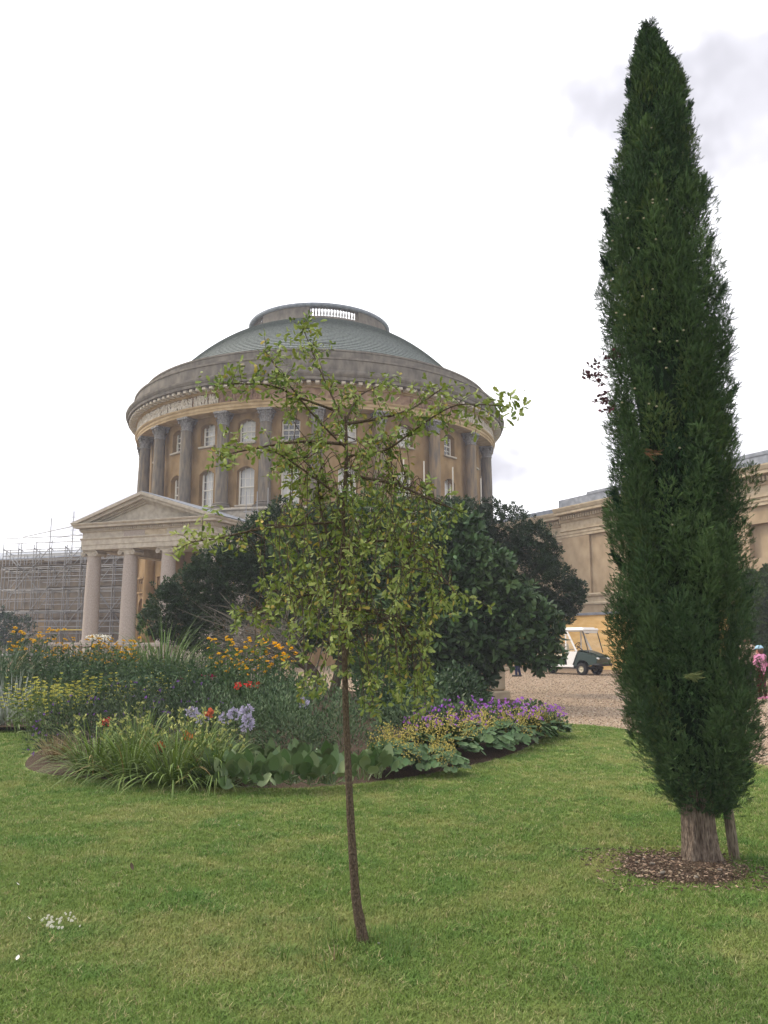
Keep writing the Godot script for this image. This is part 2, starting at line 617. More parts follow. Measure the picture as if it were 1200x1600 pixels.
func materials() -> void:
	var st := Vector3(0.05, 0.05, 0.05)
	surf("stucco", [[0.2, lin(0.17, 0.11, 0.052)], [0.5, lin(0.25, 0.163, 0.076)], [0.8, lin(0.30, 0.207, 0.108)]], 0.02, Vector3(0.22, 0.1, 0.22), 0.9, 0.3, 3)
	surf("column_render", [[0.15, lin(0.09, 0.08, 0.07)], [0.5, lin(0.145, 0.126, 0.104)], [0.85, lin(0.22, 0.175, 0.12)]], 0.03, Vector3(0.6, 0.1, 0.6), 0.9, 0.4, 5)
	surf("column_tan", [[0.25, lin(0.12, 0.105, 0.09)], [0.5, lin(0.195, 0.148, 0.1)], [0.8, lin(0.25, 0.185, 0.113)]], 0.03, Vector3(0.5, 0.07, 0.5), 0.9, 0.4, 6)
	surf("weathered_stone", [[0.2, lin(0.10, 0.088, 0.075)], [0.5, lin(0.15, 0.131, 0.108)], [0.8, lin(0.205, 0.18, 0.148)]], 0.03, Vector3(0.25, 0.12, 0.25), 0.92, 0.4, 9)
	surf("capital_stone", [[0.2, lin(0.12, 0.115, 0.11)], [0.6, lin(0.22, 0.21, 0.20)], [0.9, lin(0.42, 0.40, 0.38)]], 0.05, Vector3(1, 1, 1), 0.9, 0.3, 12)
	surf("ochre_stone", [[0.2, lin(0.27, 0.19, 0.095)], [0.5, lin(0.35, 0.25, 0.135)], [0.8, lin(0.41, 0.31, 0.185)]], 0.03, Vector3(0.2, 0.15, 0.2), 0.9, 0.3, 13)
	surf("terracotta", [[0.2, lin(0.19, 0.115, 0.07)], [0.5, lin(0.27, 0.17, 0.11)], [0.8, lin(0.34, 0.235, 0.16)]], 0.03, Vector3(0.3, 0.3, 0.3), 0.9, 0.3, 15)
	surf("relief_stone", [[0.2, lin(0.36, 0.31, 0.25)], [0.5, lin(0.52, 0.46, 0.38)], [0.85, lin(0.66, 0.61, 0.53)]], 0.06, Vector3(0.7, 0.7, 0.7), 0.9, 0.3, 16)
	surf("slate", [[0.2, lin(0.095, 0.112, 0.108)], [0.5, lin(0.14, 0.16, 0.15)], [0.8, lin(0.20, 0.22, 0.20)]], 0.05, Vector3(0.35, 0.5, 0.35), 0.6, 0.3, 21)
	surf("pale_stone", [[0.15, lin(0.30, 0.265, 0.22)], [0.5, lin(0.38, 0.335, 0.27)], [0.85, lin(0.44, 0.395, 0.325)]], 0.03, Vector3(0.35, 0.35, 0.35), 0.92, 0.4, 23)
	surf("granular_stone", [[0.2, lin(0.27, 0.23, 0.20)], [0.5, lin(0.32, 0.275, 0.24)], [0.85, lin(0.37, 0.325, 0.285)]], 0.09, Vector3(0.7, 0.35, 0.7), 0.95, 0.6, 25)
	surf("lead", [[0.2, lin(0.16, 0.175, 0.205)], [0.5, lin(0.215, 0.235, 0.27)], [0.8, lin(0.28, 0.30, 0.34)]], 0.03, Vector3(0.3, 0.3, 0.3), 0.55, 0.2, 27)
	surf("wing_render", [[0.15, lin(0.25, 0.19, 0.122)], [0.5, lin(0.325, 0.25, 0.165)], [0.85, lin(0.38, 0.30, 0.20)]], 0.025, Vector3(0.2, 0.12, 0.2), 0.93, 0.4, 31)
	surf("wing_stone", [[0.15, lin(0.30, 0.245, 0.17)], [0.5, lin(0.39, 0.32, 0.225)], [0.85, lin(0.45, 0.38, 0.28)]], 0.04, Vector3(0.25, 0.25, 0.25), 0.93, 0.3, 33)
	surf("grey_wing", [[0.15, lin(0.095, 0.077, 0.056)], [0.5, lin(0.15, 0.12, 0.085)], [0.85, lin(0.21, 0.165, 0.115)]], 0.03, Vector3(0.15, 0.1, 0.15), 0.93, 0.4, 35)
	surf("yellow_wash", [[0.2, lin(0.66, 0.41, 0.15)], [0.5, lin(0.74, 0.48, 0.19)], [0.8, lin(0.78, 0.53, 0.24)]], 0.02, Vector3(0.25, 0.7, 0.25), 0.9, 0.3, 37)
	surf("gravel_grit", [[0.2, lin(0.17, 0.125, 0.085)], [0.5, lin(0.25, 0.185, 0.128)], [0.8, lin(0.36, 0.28, 0.205)]], 0.12, Vector3(0.9, 0.9, 0.9), 0.97, 1.2, 41)
	surf("soil", [[0.2, lin(0.03, 0.02, 0.013)], [0.5, lin(0.07, 0.047, 0.03)], [0.8, lin(0.13, 0.09, 0.06)]], 0.09, Vector3(2, 2, 2), 0.97, 2.0, 43)
	surf("turf", [[0.2, lin(0.08, 0.105, 0.03)], [0.45, lin(0.125, 0.17, 0.044)], [0.65, lin(0.17, 0.20, 0.06)], [0.85, lin(0.24, 0.22, 0.09)]], 0.02, Vector3(0.55, 0.55, 0.55), 0.95, 0.8, 45)
	surf("cypress_bark", [[0.2, lin(0.07, 0.052, 0.04)], [0.5, lin(0.17, 0.13, 0.10)], [0.8, lin(0.27, 0.22, 0.17)]], 0.05, Vector3(5, 0.8, 5), 0.95, 3.0, 47)
	surf("sapling_bark", [[0.2, lin(0.045, 0.033, 0.025)], [0.5, lin(0.085, 0.062, 0.042)], [0.8, lin(0.14, 0.105, 0.07)]], 0.06, Vector3(6, 2.5, 6), 0.95, 1.0, 49)
	surf("grey_bark", [[0.2, lin(0.07, 0.062, 0.05)], [0.5, lin(0.14, 0.125, 0.10)], [0.8, lin(0.22, 0.195, 0.16)]], 0.05, Vector3(4, 1.5, 4), 0.95, 1.0, 51)
	surf("stake_wood", [[0.2, lin(0.08, 0.065, 0.047)], [0.5, lin(0.16, 0.13, 0.095)], [0.8, lin(0.22, 0.19, 0.14)]], 0.04, Vector3(6, 0.9, 6), 0.95, 1.0, 53)
	plain("sash_paint", Color(0.66, 0.62, 0.54), 0.5)
	plain("blind_cloth", Color(0.62, 0.6, 0.56), 0.9, 0.1)
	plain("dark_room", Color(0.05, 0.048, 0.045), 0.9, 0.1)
	var gl := plain("window_glass", Color(0.75, 0.8, 0.85), 0.03, 0.6)
	gl.transparency = BaseMaterial3D.TRANSPARENCY_ALPHA
	gl.albedo_color.a = 0.12
	plain("steel_tube", Color(0.25, 0.25, 0.25), 0.45, 0.5, 0.3)
	plain("scaffold_board", Color(0.17, 0.145, 0.11), 0.9, 0.2)
	plain("yellow_tube", Color(0.62, 0.47, 0.06), 0.5)
	leafy("leaf_matt", 0.6, 0.25)
	leafy("leaf_gloss", 0.45, 0.12, 0.3)
	leafy("leaf_thin", 0.55, 0.55, 0.3)
	leafy("leaf_leather", 0.32, 0.15, 0.5)
	plain("cypress_cone", Color(0.24, 0.22, 0.15), 0.8, 0.2)
	leafy("petal", 0.7, 0.35, 0.15)
	leafy("grass_blade", 0.6, 0.4, 0.25)
	leafy("conifer", 0.75, 0.06, 0.12)
	leafy("tinted", 0.85, 0.0, 0.2)

func ground() -> void:
	var st := tool_()
	sheet(st, [Vector2(-300, 60), Vector2(300, 60), Vector2(300, -320), Vector2(-300, -320)], -0.06, 0.0)
	struct("ground", done(st), M.turf, "rough grass reaching away behind the buildings")
	st = tool_()
	sheet(st, smooth_plan([Vector2(-14, -14.6), Vector2(-4, -17), Vector2(2.4, -17), Vector2(3.3, -15.4), Vector2(4.1, -14.5), Vector2(4.35, -12.6), Vector2(4.75, -10.2), Vector2(6.2, -7.6), Vector2(9, -5.5), Vector2(30, -3), Vector2(40, -30), Vector2(30, -60), Vector2(-5, -75), Vector2(-45, -85), Vector2(-50, -40)], 5), -0.03, 0.025)
	struct("gravel_forecourt", done(st), M.gravel_grit, "tan gravel forecourt in front of the curved wing")
	st = tool_()
	lawn_plan = smooth_plan([Vector2(-30, -13.9), Vector2(-9, -14.2), Vector2(-6.1, -14.15), Vector2(-3, -15.5), Vector2(2.2, -15.6), Vector2(3.1, -15.2), Vector2(3.95, -14.5), Vector2(4.25, -12.5), Vector2(4.65, -10.0), Vector2(6.0, -7.4), Vector2(9, -5.2), Vector2(30, -2.6), Vector2(34, 12), Vector2(-36, 12)], 6)
	sheet(st, lawn_plan, 0.0, 0.05)
	struct("lawn", done(st), M.turf, "mown lawn in front of the flower bed")
	# loose stones on the drive
	st = tool_()
	nets(st, [[Vector3(-0.006, 0, 0), Vector3(0.006, 0, 0.004), 0.011, 0.009]], 0.006, 0.004)
	var grit := done(st)
	var gx := []
	var gc := []
	while gx.size() < 26000:
		var d := 9.0 * pow(40.0 / 9.0, rng.randf())
		var p := Vector2(rr(0.1, 0.66) * d, -d)
		if Geometry2D.is_point_in_polygon(p, PackedVector2Array(lawn_plan)) or (p.x < 3.2 and p.y < -15 and p.y > -25): continue
		if p.x > 9.0 + 0.42 * (p.y + 46.0) and p.y < -28: continue
		gx.append(Transform3D(Basis(Vector3.UP, rr(0, TAU)).scaled(Vector3.ONE * rr(0.4, 1.0) * (0.7 + d * 0.03)), Vector3(p.x, -0.026, p.y)))
		gc.append(vary([Color(0.14, 0.10, 0.07), Color(0.22, 0.16, 0.11), Color(0.33, 0.26, 0.19), Color(0.45, 0.38, 0.30)][rng.randi() % 4], 0.2))
	multi("loose_gravel", grit, M.tinted, self, gx, gc).set_meta("label", "loose stones scattered over the gravel drive")
	# the bed: soil humped a little above the lawn
	bed_plan = smooth_plan([Vector2(-12, -14.0), Vector2(-6.3, -14.0), Vector2(-5.1, -12.9), Vector2(-4.6, -10.8), Vector2(-4.1, -9.75), Vector2(-3.2, -9.2), Vector2(-1.3, -8.62), Vector2(-0.3, -8.85), Vector2(0.65, -9.65), Vector2(1.65, -11.0), Vector2(2.5, -13.0), Vector2(2.95, -14.8), Vector2(3.0, -22), Vector2(-2, -25), Vector2(-14, -25)], 6)
	st = tool_()
	var c := Vector2(-2.5, -14)
	st.set_smooth_group(1)
	var n := bed_plan.size()
	for ring in 4:
		var f0 := [1.0, 0.94, 0.8, 0.5][ring] as float
		var f1 := [0.94, 0.8, 0.5, 0.0][ring] as float
		var h0 := [-0.004, 0.02, 0.05, 0.1][ring] as float
		var h1 := [0.02, 0.05, 0.1, 0.12][ring] as float
		for i in n:
			var a: Vector2 = bed_plan[i]
			var b: Vector2 = bed_plan[(i + 1) % n]
			var p := c.lerp(a, f0); var q := c.lerp(b, f0); var r := c.lerp(b, f1); var s := c.lerp(a, f1)
			quad(st, Vector3(p.x, h0, p.y), Vector3(s.x, h1, s.y), Vector3(r.x, h1, r.y), Vector3(q.x, h0, q.y))
	struct("flower_bed_soil", done(st), M.soil, "dark soil of the curved flower bed")
	# mulch ring
	var mp := []
	for i in 40:
		var a := TAU * i / 40
		mp.append(Vector2(1.93 + cos(a) * (0.41 + 0.05 * sin(3 * a + 1) + rr(-0.025, 0.025)), -5.66 + sin(a) * (0.37 + 0.05 * sin(2 * a) + rr(-0.02, 0.02))))
	st = tool_()
	st.set_smooth_group(1)
	for i in 40:
		var a: Vector2 = mp[i]
		var b: Vector2 = mp[(i + 1) % 40]
		var cc := Vector2(2.1, -5.7)
		quad(st, Vector3(a.x, 0.001, a.y), Vector3(cc.lerp(a, 0.8).x, 0.016, cc.lerp(a, 0.8).y), Vector3(cc.lerp(b, 0.8).x, 0.016, cc.lerp(b, 0.8).y), Vector3(b.x, 0.001, b.y))
		quad(st, Vector3(cc.lerp(a, 0.8).x, 0.016, cc.lerp(a, 0.8).y), Vector3(cc.x, 0.05, cc.y), Vector3(cc.x, 0.05, cc.y), Vector3(cc.lerp(b, 0.8).x, 0.016, cc.lerp(b, 0.8).y))
	struct("mulch_bed", done(st), M.soil, "bare bark mulch circle under the cypress")
	mulch_plan = mp
	# chips and pebbles on it
	st = tool_()
	bx(st, Vector3.ZERO, Vector3(0.022, 0.004, 0.008))
	var chip := done(st)
	var X := []
	var C := []
	while X.size() < 2200:
		var p := Vector2(1.94, -5.64) + Vector2(rr(-0.6, 0.55), rr(-0.52, 0.5))
		if not Geometry2D.is_point_in_polygon(p, PackedVector2Array(mp)) and rng.randf() < 0.8: continue
		X.append(Transform3D(Basis.from_euler(Vector3(rr(-0.5, 0.5), rr(0, TAU), rr(-0.4, 0.4))).scaled(Vector3.ONE * rr(0.3, 1.25)), Vector3(p.x, 0.024 - 0.03 * minf(1, p.distance_to(Vector2(2.1, -5.7))) + 0.02, p.y)))
		C.append(vary([Color(0.05, 0.035, 0.025), Color(0.085, 0.06, 0.042), Color(0.13, 0.09, 0.065), Color(0.06, 0.042, 0.03), Color(0.28, 0.21, 0.15)][rng.randi() % 5], 0.2))
	var bark := multi("bark_chips", chip, M.tinted, self, X, C)
	bark.set_meta("label", "bark chips scattered on the mulch circle")
	var stones := [[1020, 1352, 0.022], [1035, 1366, 0.03], [1087, 1373, 0.024], [1125, 1362, 0.02], [1052, 1345, 0.02], [1006, 1345, 0.016], [995, 1350, 0.015]]
	var slabels := ["pale flat stone at the left of the mulch circle", "yellowish stone at the front of the mulch circle", "round grey pebble in front of the cypress trunk", "small pebble between the trunk and the wooden stake", "pale stone left of the cypress trunk", "tiny stone near the left rim of the mulch", "tiny pale stone on the left rim of the mulch"]
	for i in stones.size():
		var s: Array = stones[i]
		st = tool_()
		nets(st, [[Vector3(-s[2] * 0.5, 0, 0), Vector3(s[2] * 0.5, 0, s[2] * 0.3), s[2] * 0.6, s[2] * 0.5]], s[2] * 0.25, 0.01)
		var o := part("pebble", done(st), M.weathered_stone, self, Transform3D(Basis(Vector3.UP, i).scaled(Vector3(0.75, 0.55, 0.75)), on_ground(s[0], s[1], 0.03) + Vector3.UP * 0.012))
		tag(o, slabels[i], "stone", "stones on the mulch")

var lawn_plan := []
var bed_plan := []
var mulch_plan := []

# ---------------------------------------------------------------- rotunda
const RC := Vector3(-5.134, 0, -61.787)
var rot: Node3D

func circ(r: float, a0: float, a1: float, n: int) -> Array:
	var out := []
	for i in n + 1:
		var a := deg_to_rad(lerpf(a0, a1, float(i) / n))
		out.append(Vector2(-sin(a) * r, cos(a) * r))
	return out

func ring(prof: Array, n := 160) -> ArrayMesh:
	# profile in (radius, height) round the whole drum
	var st := tool_()
	var p := circ(1.0, 0, 360, n)
	p.pop_back()
	var q := prof.map(func(v): return Vector2(v.x - 1.0, v.y))
	sweep(st, p, q, true)
	return done(st)

func pol(a: float, r: float, y := 0.0) -> Transform3D:
	var t := deg_to_rad(a)
	return Transform3D(Basis(Vector3.UP, -t), Vector3(-sin(t) * r, y, cos(t) * r))

func corinthian() -> ArrayMesh:
	# bell, two rows of curling leaves, corner scrolls and a hollow-sided abacus; 0.85 m high, top at y = 0.85
	var st := tool_()
	lathe(st, [Vector2(0.40, 0), Vector2(0.45, 0.02), Vector2(0.45, 0.06), Vector2(0.38, 0.09), Vector2(0.38, 0.4), Vector2(0.44, 0.62), Vector2(0.5, 0.72)], 16)
	for row in 2:
		for k in 8:
			var a := TAU * (k + 0.5 * row) / 8
			var xf := Transform3D(Basis(Vector3.UP, a), Vector3.ZERO)
			var y0 := 0.08 + 0.22 * row
			var pr := [Vector2(0.40, y0), Vector2(0.43, y0 + 0.14), Vector2(0.48, y0 + 0.25), Vector2(0.57, y0 + 0.30), Vector2(0.60, y0 + 0.24)]
			var ws := [0.11, 0.13, 0.13, 0.09, 0.03]
			st.set_smooth_group(4)
			for j in 4:
				quad(st, xf * Vector3(-ws[j], pr[j].y, pr[j].x), xf * Vector3(-ws[j + 1], pr[j + 1].y, pr[j + 1].x), xf * Vector3(ws[j + 1], pr[j + 1].y, pr[j + 1].x), xf * Vector3(ws[j], pr[j].y, pr[j].x))
	for k in 4:
		var a := TAU * (k + 0.5) / 4
		var d := Vector3(sin(a), 0, cos(a))
		var t := Vector3(d.z, 0, -d.x)
		var sp := []
		for j in 11:
			var w := j * 0.75
			var rr_ := 0.12 * (1.0 - j * 0.07)
			sp.append(d * (0.52 + 0.02 * j * 0.3 + cos(w - 1.5) * rr_) + Vector3.UP * (0.62 + sin(w - 1.5) * rr_))
		tube(st, sp, taper(11, 0.045, 0.03), 5)
	var ab := PackedVector2Array()
	for k in 4:
		var a := TAU * (k + 0.5) / 4
		ab.append(Vector2(sin(a - 0.1), cos(a - 0.1)) * 0.74)
		ab.append(Vector2(sin(a + 0.1), cos(a + 0.1)) * 0.74)
		for j in [0.3, 0.5, 0.7]:
			var b: float = a + TAU / 4 * j
			ab.append(Vector2(sin(b), cos(b)) * (0.53 + 0.32 * absf(j - 0.5)))
	prism(st, ab, 0.72, 0.85, Transform3D(Basis(Vector3(1, 0, 0), Vector3(0, 0, 1), Vector3(0, 1, 0)), Vector3.ZERO))
	return done(st)

func sash_window(hw: float, y0: float, y1: float) -> Array:
	# [frame, [pane meshes], blind, sill] standing in the plane z = 0
	var st := tool_()
	var h := y1 - y0
	var mid := y0 + h * 0.48
	bx(st, Vector3(-hw + 0.05, (y0 + y1) / 2, 0), Vector3(0.1, h, 0.1), 0.008)
	bx(st, Vector3(hw - 0.05, (y0 + y1) / 2, 0), Vector3(0.1, h, 0.1), 0.008)
	bx(st, Vector3(0, y0 + 0.06, 0), Vector3(hw * 2 - 0.2, 0.12, 0.09), 0.008)
	bx(st, Vector3(0, mid, 0.01), Vector3(hw * 2 - 0.2, 0.07, 0.11), 0.008)
	for x in [-1.0, 1.0]:
		bx(st, Vector3(x * (hw - 0.1) / 3, (y0 + 0.12 + mid - 0.035) / 2, 0), Vector3(0.03, mid - 0.035 - y0 - 0.12, 0.05))
		bx(st, Vector3(x * (hw - 0.1) / 3, (mid + 0.035 + y1) / 2, 0), Vector3(0.03, y1 - mid - 0.035, 0.05))
	for t in [0.5]:
		bx(st, Vector3(0, lerpf(y0 + 0.12, mid - 0.035, t), 0.001), Vector3(hw * 2 - 0.2, 0.03, 0.045))
		bx(st, Vector3(0, lerpf(mid + 0.035, y1, 0.42), 0.001), Vector3(hw * 2 - 0.2, 0.03, 0.045))
	var frame := done(st)
	var panes := []
	for s in [[y0 + 0.12, mid - 0.035, -0.012], [mid + 0.035, y1, 0.012]]:
		st = tool_()
		flat(st)
		quad(st, Vector3(-hw + 0.1, s[0], s[2]), Vector3(-hw + 0.1, s[1], s[2]), Vector3(hw - 0.1, s[1], s[2]), Vector3(hw - 0.1, s[0], s[2]))
		panes.append(done(st))
	st = tool_()
	var folds := 10
	st.set_smooth_group(1)
	for i in folds:
		var xa := lerpf(-hw + 0.06, hw - 0.06, float(i) / folds)
		var xb := lerpf(-hw + 0.06, hw - 0.06, float(i + 1) / folds)
		var za := -0.22 + 0.015 * (i % 2)
		var zb := -0.22 + 0.015 * ((i + 1) % 2)
		quad(st, Vector3(xa, y0, za), Vector3(xa, y1, za), Vector3(xb, y1, zb), Vector3(xb, y0, zb))
	var blind := done(st)
	st = tool_()
	bx(st, Vector3(0, y0 - 0.06, 0.27), Vector3(hw * 2 + 0.14, 0.12, 0.5), 0.015)
	return [frame, panes, blind, done(st)]

func rotunda() -> void:
	rot = thing("rotunda", "huge domed round stone house with columns and sash windows", "building", RC, atan2(0.0828, 0.9966))
	var wins := [-140.0, -122.0, -103.0, -83.0, -64.0, -45.0, -26.5, -8.5, 7.9, 21.0, 34.4, 48.0, 62.0, 77.0, 92.0, 107.0, 125.0]
	var cols := [-131.0, -112.0, -92.5, -73.0, -54.0, -35.5, -17.2, 0.3, 14.4, 27.2, 40.6, 54.5, 69.0, 84.5, 99.0, 116.0]
	# the upper storey's wall, opened for two rows of arched sashes
	var st := tool_()
	var R := 12.55
	var hw := 0.60
	var lo := [9.78, 11.95, 0.28]
	var up := [13.78, 15.05, 0.24]
	var half := rad_to_deg(hw / R)
	var edge: float = wins[wins.size() - 1] + half
	var prev: float = edge - 360.0
	for wi in wins.size():
		var a0: float = wins[wi] - half
		var ns := maxi(2, int((a0 - prev) / 3.0))
		sweep(st, circ(R, prev, a0, ns), [Vector2(0, 9.45), Vector2(0, 15.75)])
		prev = wins[wi] + half
		for k in 8:
			var b0 := lerpf(a0, prev, k / 8.0)
			var b1 := lerpf(a0, prev, (k + 1) / 8.0)
			var arch := func(b: float, w: Array) -> float: return w[1] + w[2] * (1.0 - pow((b - wins[wi]) / half, 2.0))
			var P := func(b: float, y: float, r: float) -> Vector3: return Vector3(-sin(deg_to_rad(b)) * r, y, cos(deg_to_rad(b)) * r)
			flat(st)
			var bands := [[9.45, 9.45, lo[0], lo[0]], [arch.call(b0, lo), arch.call(b1, lo), up[0], up[0]], [arch.call(b0, up), arch.call(b1, up), 15.75, 15.75]]
			for q in bands:
				quad(st, P.call(b1, q[1], R), P.call(b1, q[3], R), P.call(b0, q[2], R), P.call(b0, q[0], R))
			for w in [lo, up]:
				quad(st, P.call(b1, arch.call(b1, w), R), P.call(b0, arch.call(b0, w), R), P.call(b0, arch.call(b0, w), R - 0.55), P.call(b1, arch.call(b1, w), R - 0.55))
				quad(st, P.call(b0, w[0], R), P.call(b1, w[0], R), P.call(b1, w[0], R - 0.55), P.call(b0, w[0], R - 0.55))
		for w in [lo, up]:
			for s in [a0, prev]:
				var t := deg_to_rad(s)
				var d := Vector3(-sin(t), 0, cos(t))
				var e := [d * R + Vector3.UP * w[0], d * R + Vector3.UP * w[1], d * (R - 0.55) + Vector3.UP * w[1], d * (R - 0.55) + Vector3.UP * w[0]]
				if s == a0: quad(st, e[0], e[1], e[2], e[3])
				else: quad(st, e[3], e[2], e[1], e[0])
	part("wall", done(st), M.stucco, rot)
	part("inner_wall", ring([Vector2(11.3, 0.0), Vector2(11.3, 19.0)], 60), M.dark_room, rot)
	# windows
	var wl := sash_window(hw, lo[0], lo[1] + 0.3)
	var wu := sash_window(hw, up[0], up[1] + 0.26)
	for wi in wins.size():
		if wins[wi] > 112 or wins[wi] < -112: continue
		for row in 2:
			var set_: Array = [wl, wu][row]
			var w := part("window", set_[0], M.sash_paint, rot, pol(wins[wi], R - 0.38))
			for p in set_[1]: part("pane", p, M.window_glass, w)
			var dark := (row == 1 and wi in [3, 5, 8, 11, 12]) or (row == 0 and wi in [3])
			if not dark: part("blind", set_[2], M.blind_cloth, w)
			part("sill", set_[3], M.pale_stone, w)
	# columns
	st = tool_()
	var shaft := []
	for i in 13:
		var t := i / 12.0
		shaft.append(Vector2(0.405 - 0.06 * pow(t, 1.7), lerpf(9.86, 14.85, t)))
	lathe(st, shaft, 24)
	var shaft_m := done(st)
	st = tool_()
	bx(st, Vector3(0, 9.51, 0), Vector3(1.16, 0.12, 1.16), 0.01)
	lathe(st, [Vector2(0.55, 9.57), Vector2(0.6, 9.6), Vector2(0.6, 9.66), Vector2(0.54, 9.69), Vector2(0.5, 9.72), Vector2(0.5, 9.75), Vector2(0.54, 9.77), Vector2(0.52, 9.83), Vector2(0.41, 9.87)], 24)
	var base_m := done(st)
	var cap_m := corinthian()
	for a in cols:
		if absf(a) > 118: continue
		var c := Node3D.new()
		c.name = "column"
		rot.add_child(c, true)
		c.transform = pol(a, 13.05)
		part("shaft", shaft_m, M.column_render if a > -10 or a < -70 else M.column_tan, c)
		part("base", base_m, M.weathered_stone, c)
		part("capital", cap_m, M.capital_stone, c, Transform3D(Basis().scaled(Vector3(0.88, 1, 0.88)), Vector3(0, 14.82, 0)))
	# entablature and roof, ring by ring
	part("architrave", ring([Vector2(12.4, 15.66), Vector2(13.52, 15.66), Vector2(13.52, 15.83), Vector2(13.56, 15.83), Vector2(13.56, 16.01), Vector2(13.6, 16.02), Vector2(13.66, 16.1), Vector2(13.66, 16.15), Vector2(13.4, 16.16)]), M.ochre_stone, rot)
	part("frieze", ring([Vector2(13.4, 16.16), Vector2(13.4, 16.88)]), M.terracotta, rot)
	part("bed_moulding", ring([Vector2(13.4, 16.88), Vector2(13.5, 16.9), Vector2(13.5, 16.96), Vector2(13.62, 17.0), Vector2(13.62, 17.2), Vector2(13.9, 17.22)]), M.ochre_stone, rot)
	part("cornice", ring([Vector2(13.6, 17.21), Vector2(14.22, 17.21), Vector2(14.22, 17.4), Vector2(14.27, 17.42), Vector2(14.36, 17.55), Vector2(14.38, 17.66), Vector2(14.1, 17.74), Vector2(13.97, 17.78)]), M.weathered_stone, rot)
	part("blocking_course", ring([Vector2(13.97, 17.78), Vector2(13.86, 17.82), Vector2(13.84, 17.94), Vector2(13.78, 17.97), Vector2(13.78, 18.62), Vector2(13.84, 18.66), Vector2(13.84, 18.78), Vector2(13.6, 18.84), Vector2(13.15, 18.86)]), M.weathered_stone, rot)
	part("attic_ring", ring([Vector2(13.15, 18.86), Vector2(13.1, 18.92), Vector2(13.1, 19.4), Vector2(13.15, 19.44), Vector2(13.15, 19.54), Vector2(12.9, 19.6), Vector2(11.9, 19.66)]), M.weathered_stone, rot)
	st = tool_()
	bx(st, Vector3(0, 17.1, 0), Vector3(0.26, 0.17, 0.48), 0.02)
	var mod := done(st)
	for k in 122:
		var a := -132.0 + k * 2.17
		part("modillion", mod, M.relief_stone, rot, pol(a, 13.86))
	# slated dome, laid in courses
	var prof := []
	var rows := 44
	for i in rows:
		var t0 := float(i) / rows
		var t1 := float(i + 1) / rows
		var f := func(t: float) -> Vector2: return Vector2(lerpf(12.0, 5.4, t), 19.55 + 5.15 * (t + 0.62 * t * (1.0 - t)))
		var p: Vector2 = f.call(t0)
		var q: Vector2 = f.call(t1)
		prof.append(p)
		prof.append(q - Vector2(0.035, 0.03))
	part("slate_dome", ring(prof, 144), M.slate, rot)
	# parapet round the skylight, pierced by balusters
	part("parapet_base", ring([Vector2(5.75, 24.3), Vector2(5.68, 24.6), Vector2(5.62, 24.66), Vector2(5.45, 24.68), Vector2(5.45, 24.88), Vector2(4.95, 24.88)], 100), M.weathered_stone, rot)
	part("parapet_coping", ring([Vector2(4.95, 25.62), Vector2(5.46, 25.62), Vector2(5.56, 25.7), Vector2(5.58, 25.84), Vector2(4.95, 25.88), Vector2(4.95, 25.62)], 100), M.lead, rot)
	var gaps := [[-32.0, 8.0], [52.0, 80.0], [-100.0, -72.0], [126.0, 158.0], [-175.0, -143.0]]
	gaps.sort_custom(func(a, b): return a[0] < b[0])
	st = tool_()
	for i in gaps.size():
		var a: float = gaps[i][1]
		var b: float = gaps[(i + 1) % gaps.size()][0] + (360.0 if i == gaps.size() - 1 else 0.0)
		sweep(st, circ(5.2, a, b, 14), [Vector2(-0.25, 24.88), Vector2(0.2, 24.88), Vector2(0.2, 25.62), Vector2(-0.25, 25.62), Vector2(-0.25, 24.88)], false, true)
		for s in [a, b]:
			var t := deg_to_rad(s)
			var d := Vector3(-sin(t), 0, cos(t))
			flat(st)
			quad(st, d * 4.96 + Vector3.UP * 24.88, d * 4.96 + Vector3.UP * 25.62, d * 5.39 + Vector3.UP * 25.62, d * 5.39 + Vector3.UP * 24.88)
	part("parapet_wall", done(st), M.weathered_stone, rot)
	st = tool_()
	lathe(st, [Vector2(0.06, 24.87), Vector2(0.065, 24.95), Vector2(0.035, 24.99), Vector2(0.07, 25.13), Vector2(0.066, 25.2), Vector2(0.03, 25.44), Vector2(0.06, 25.51), Vector2(0.06, 25.63)], 10)
	var bal := done(st)
	for g in gaps:
		if absf(g[0]) > 110: continue
		var cnt := int((g[1] - g[0]) / 2.5)
		for k in cnt:
			part("baluster", bal, M.weathered_stone, rot, pol(lerpf(g[0], g[1], (k + 0.5) / cnt), 5.22))
	# figures carved along the frieze
	figures(28.0, 100.0, 150, M.relief_stone)
	figures(-100.0, -44.0, 120, M.relief_stone)
	figures(16.0, 27.0, 9, M.terracotta)
	figures(-40.0, -28.0, 10, M.terracotta)
	st = tool_()
	for k in 40:
		var x := pol(-110.0 + k * 5.6, 13.42, 16.52)
		box(st, x, Vector3(0.1, 0.68, 0.06), 0.01)
	part("frieze_pilaster_strips", done(st), M.terracotta, rot)
	# band between the storeys and the lower storey with its arched niches
	part("string_course", ring([Vector2(13.2, 8.62), Vector2(13.62, 8.64), Vector2(13.66, 8.72), Vector2(13.5, 8.76), Vector2(13.5, 9.3), Vector2(13.68, 9.32), Vector2(13.68, 9.43), Vector2(13.6, 9.46), Vector2(12.3, 9.47)]), M.pale_stone, rot)
	st = tool_()
	var nh := 3.6
	prev = wins[wins.size() - 1] + nh - 360.0
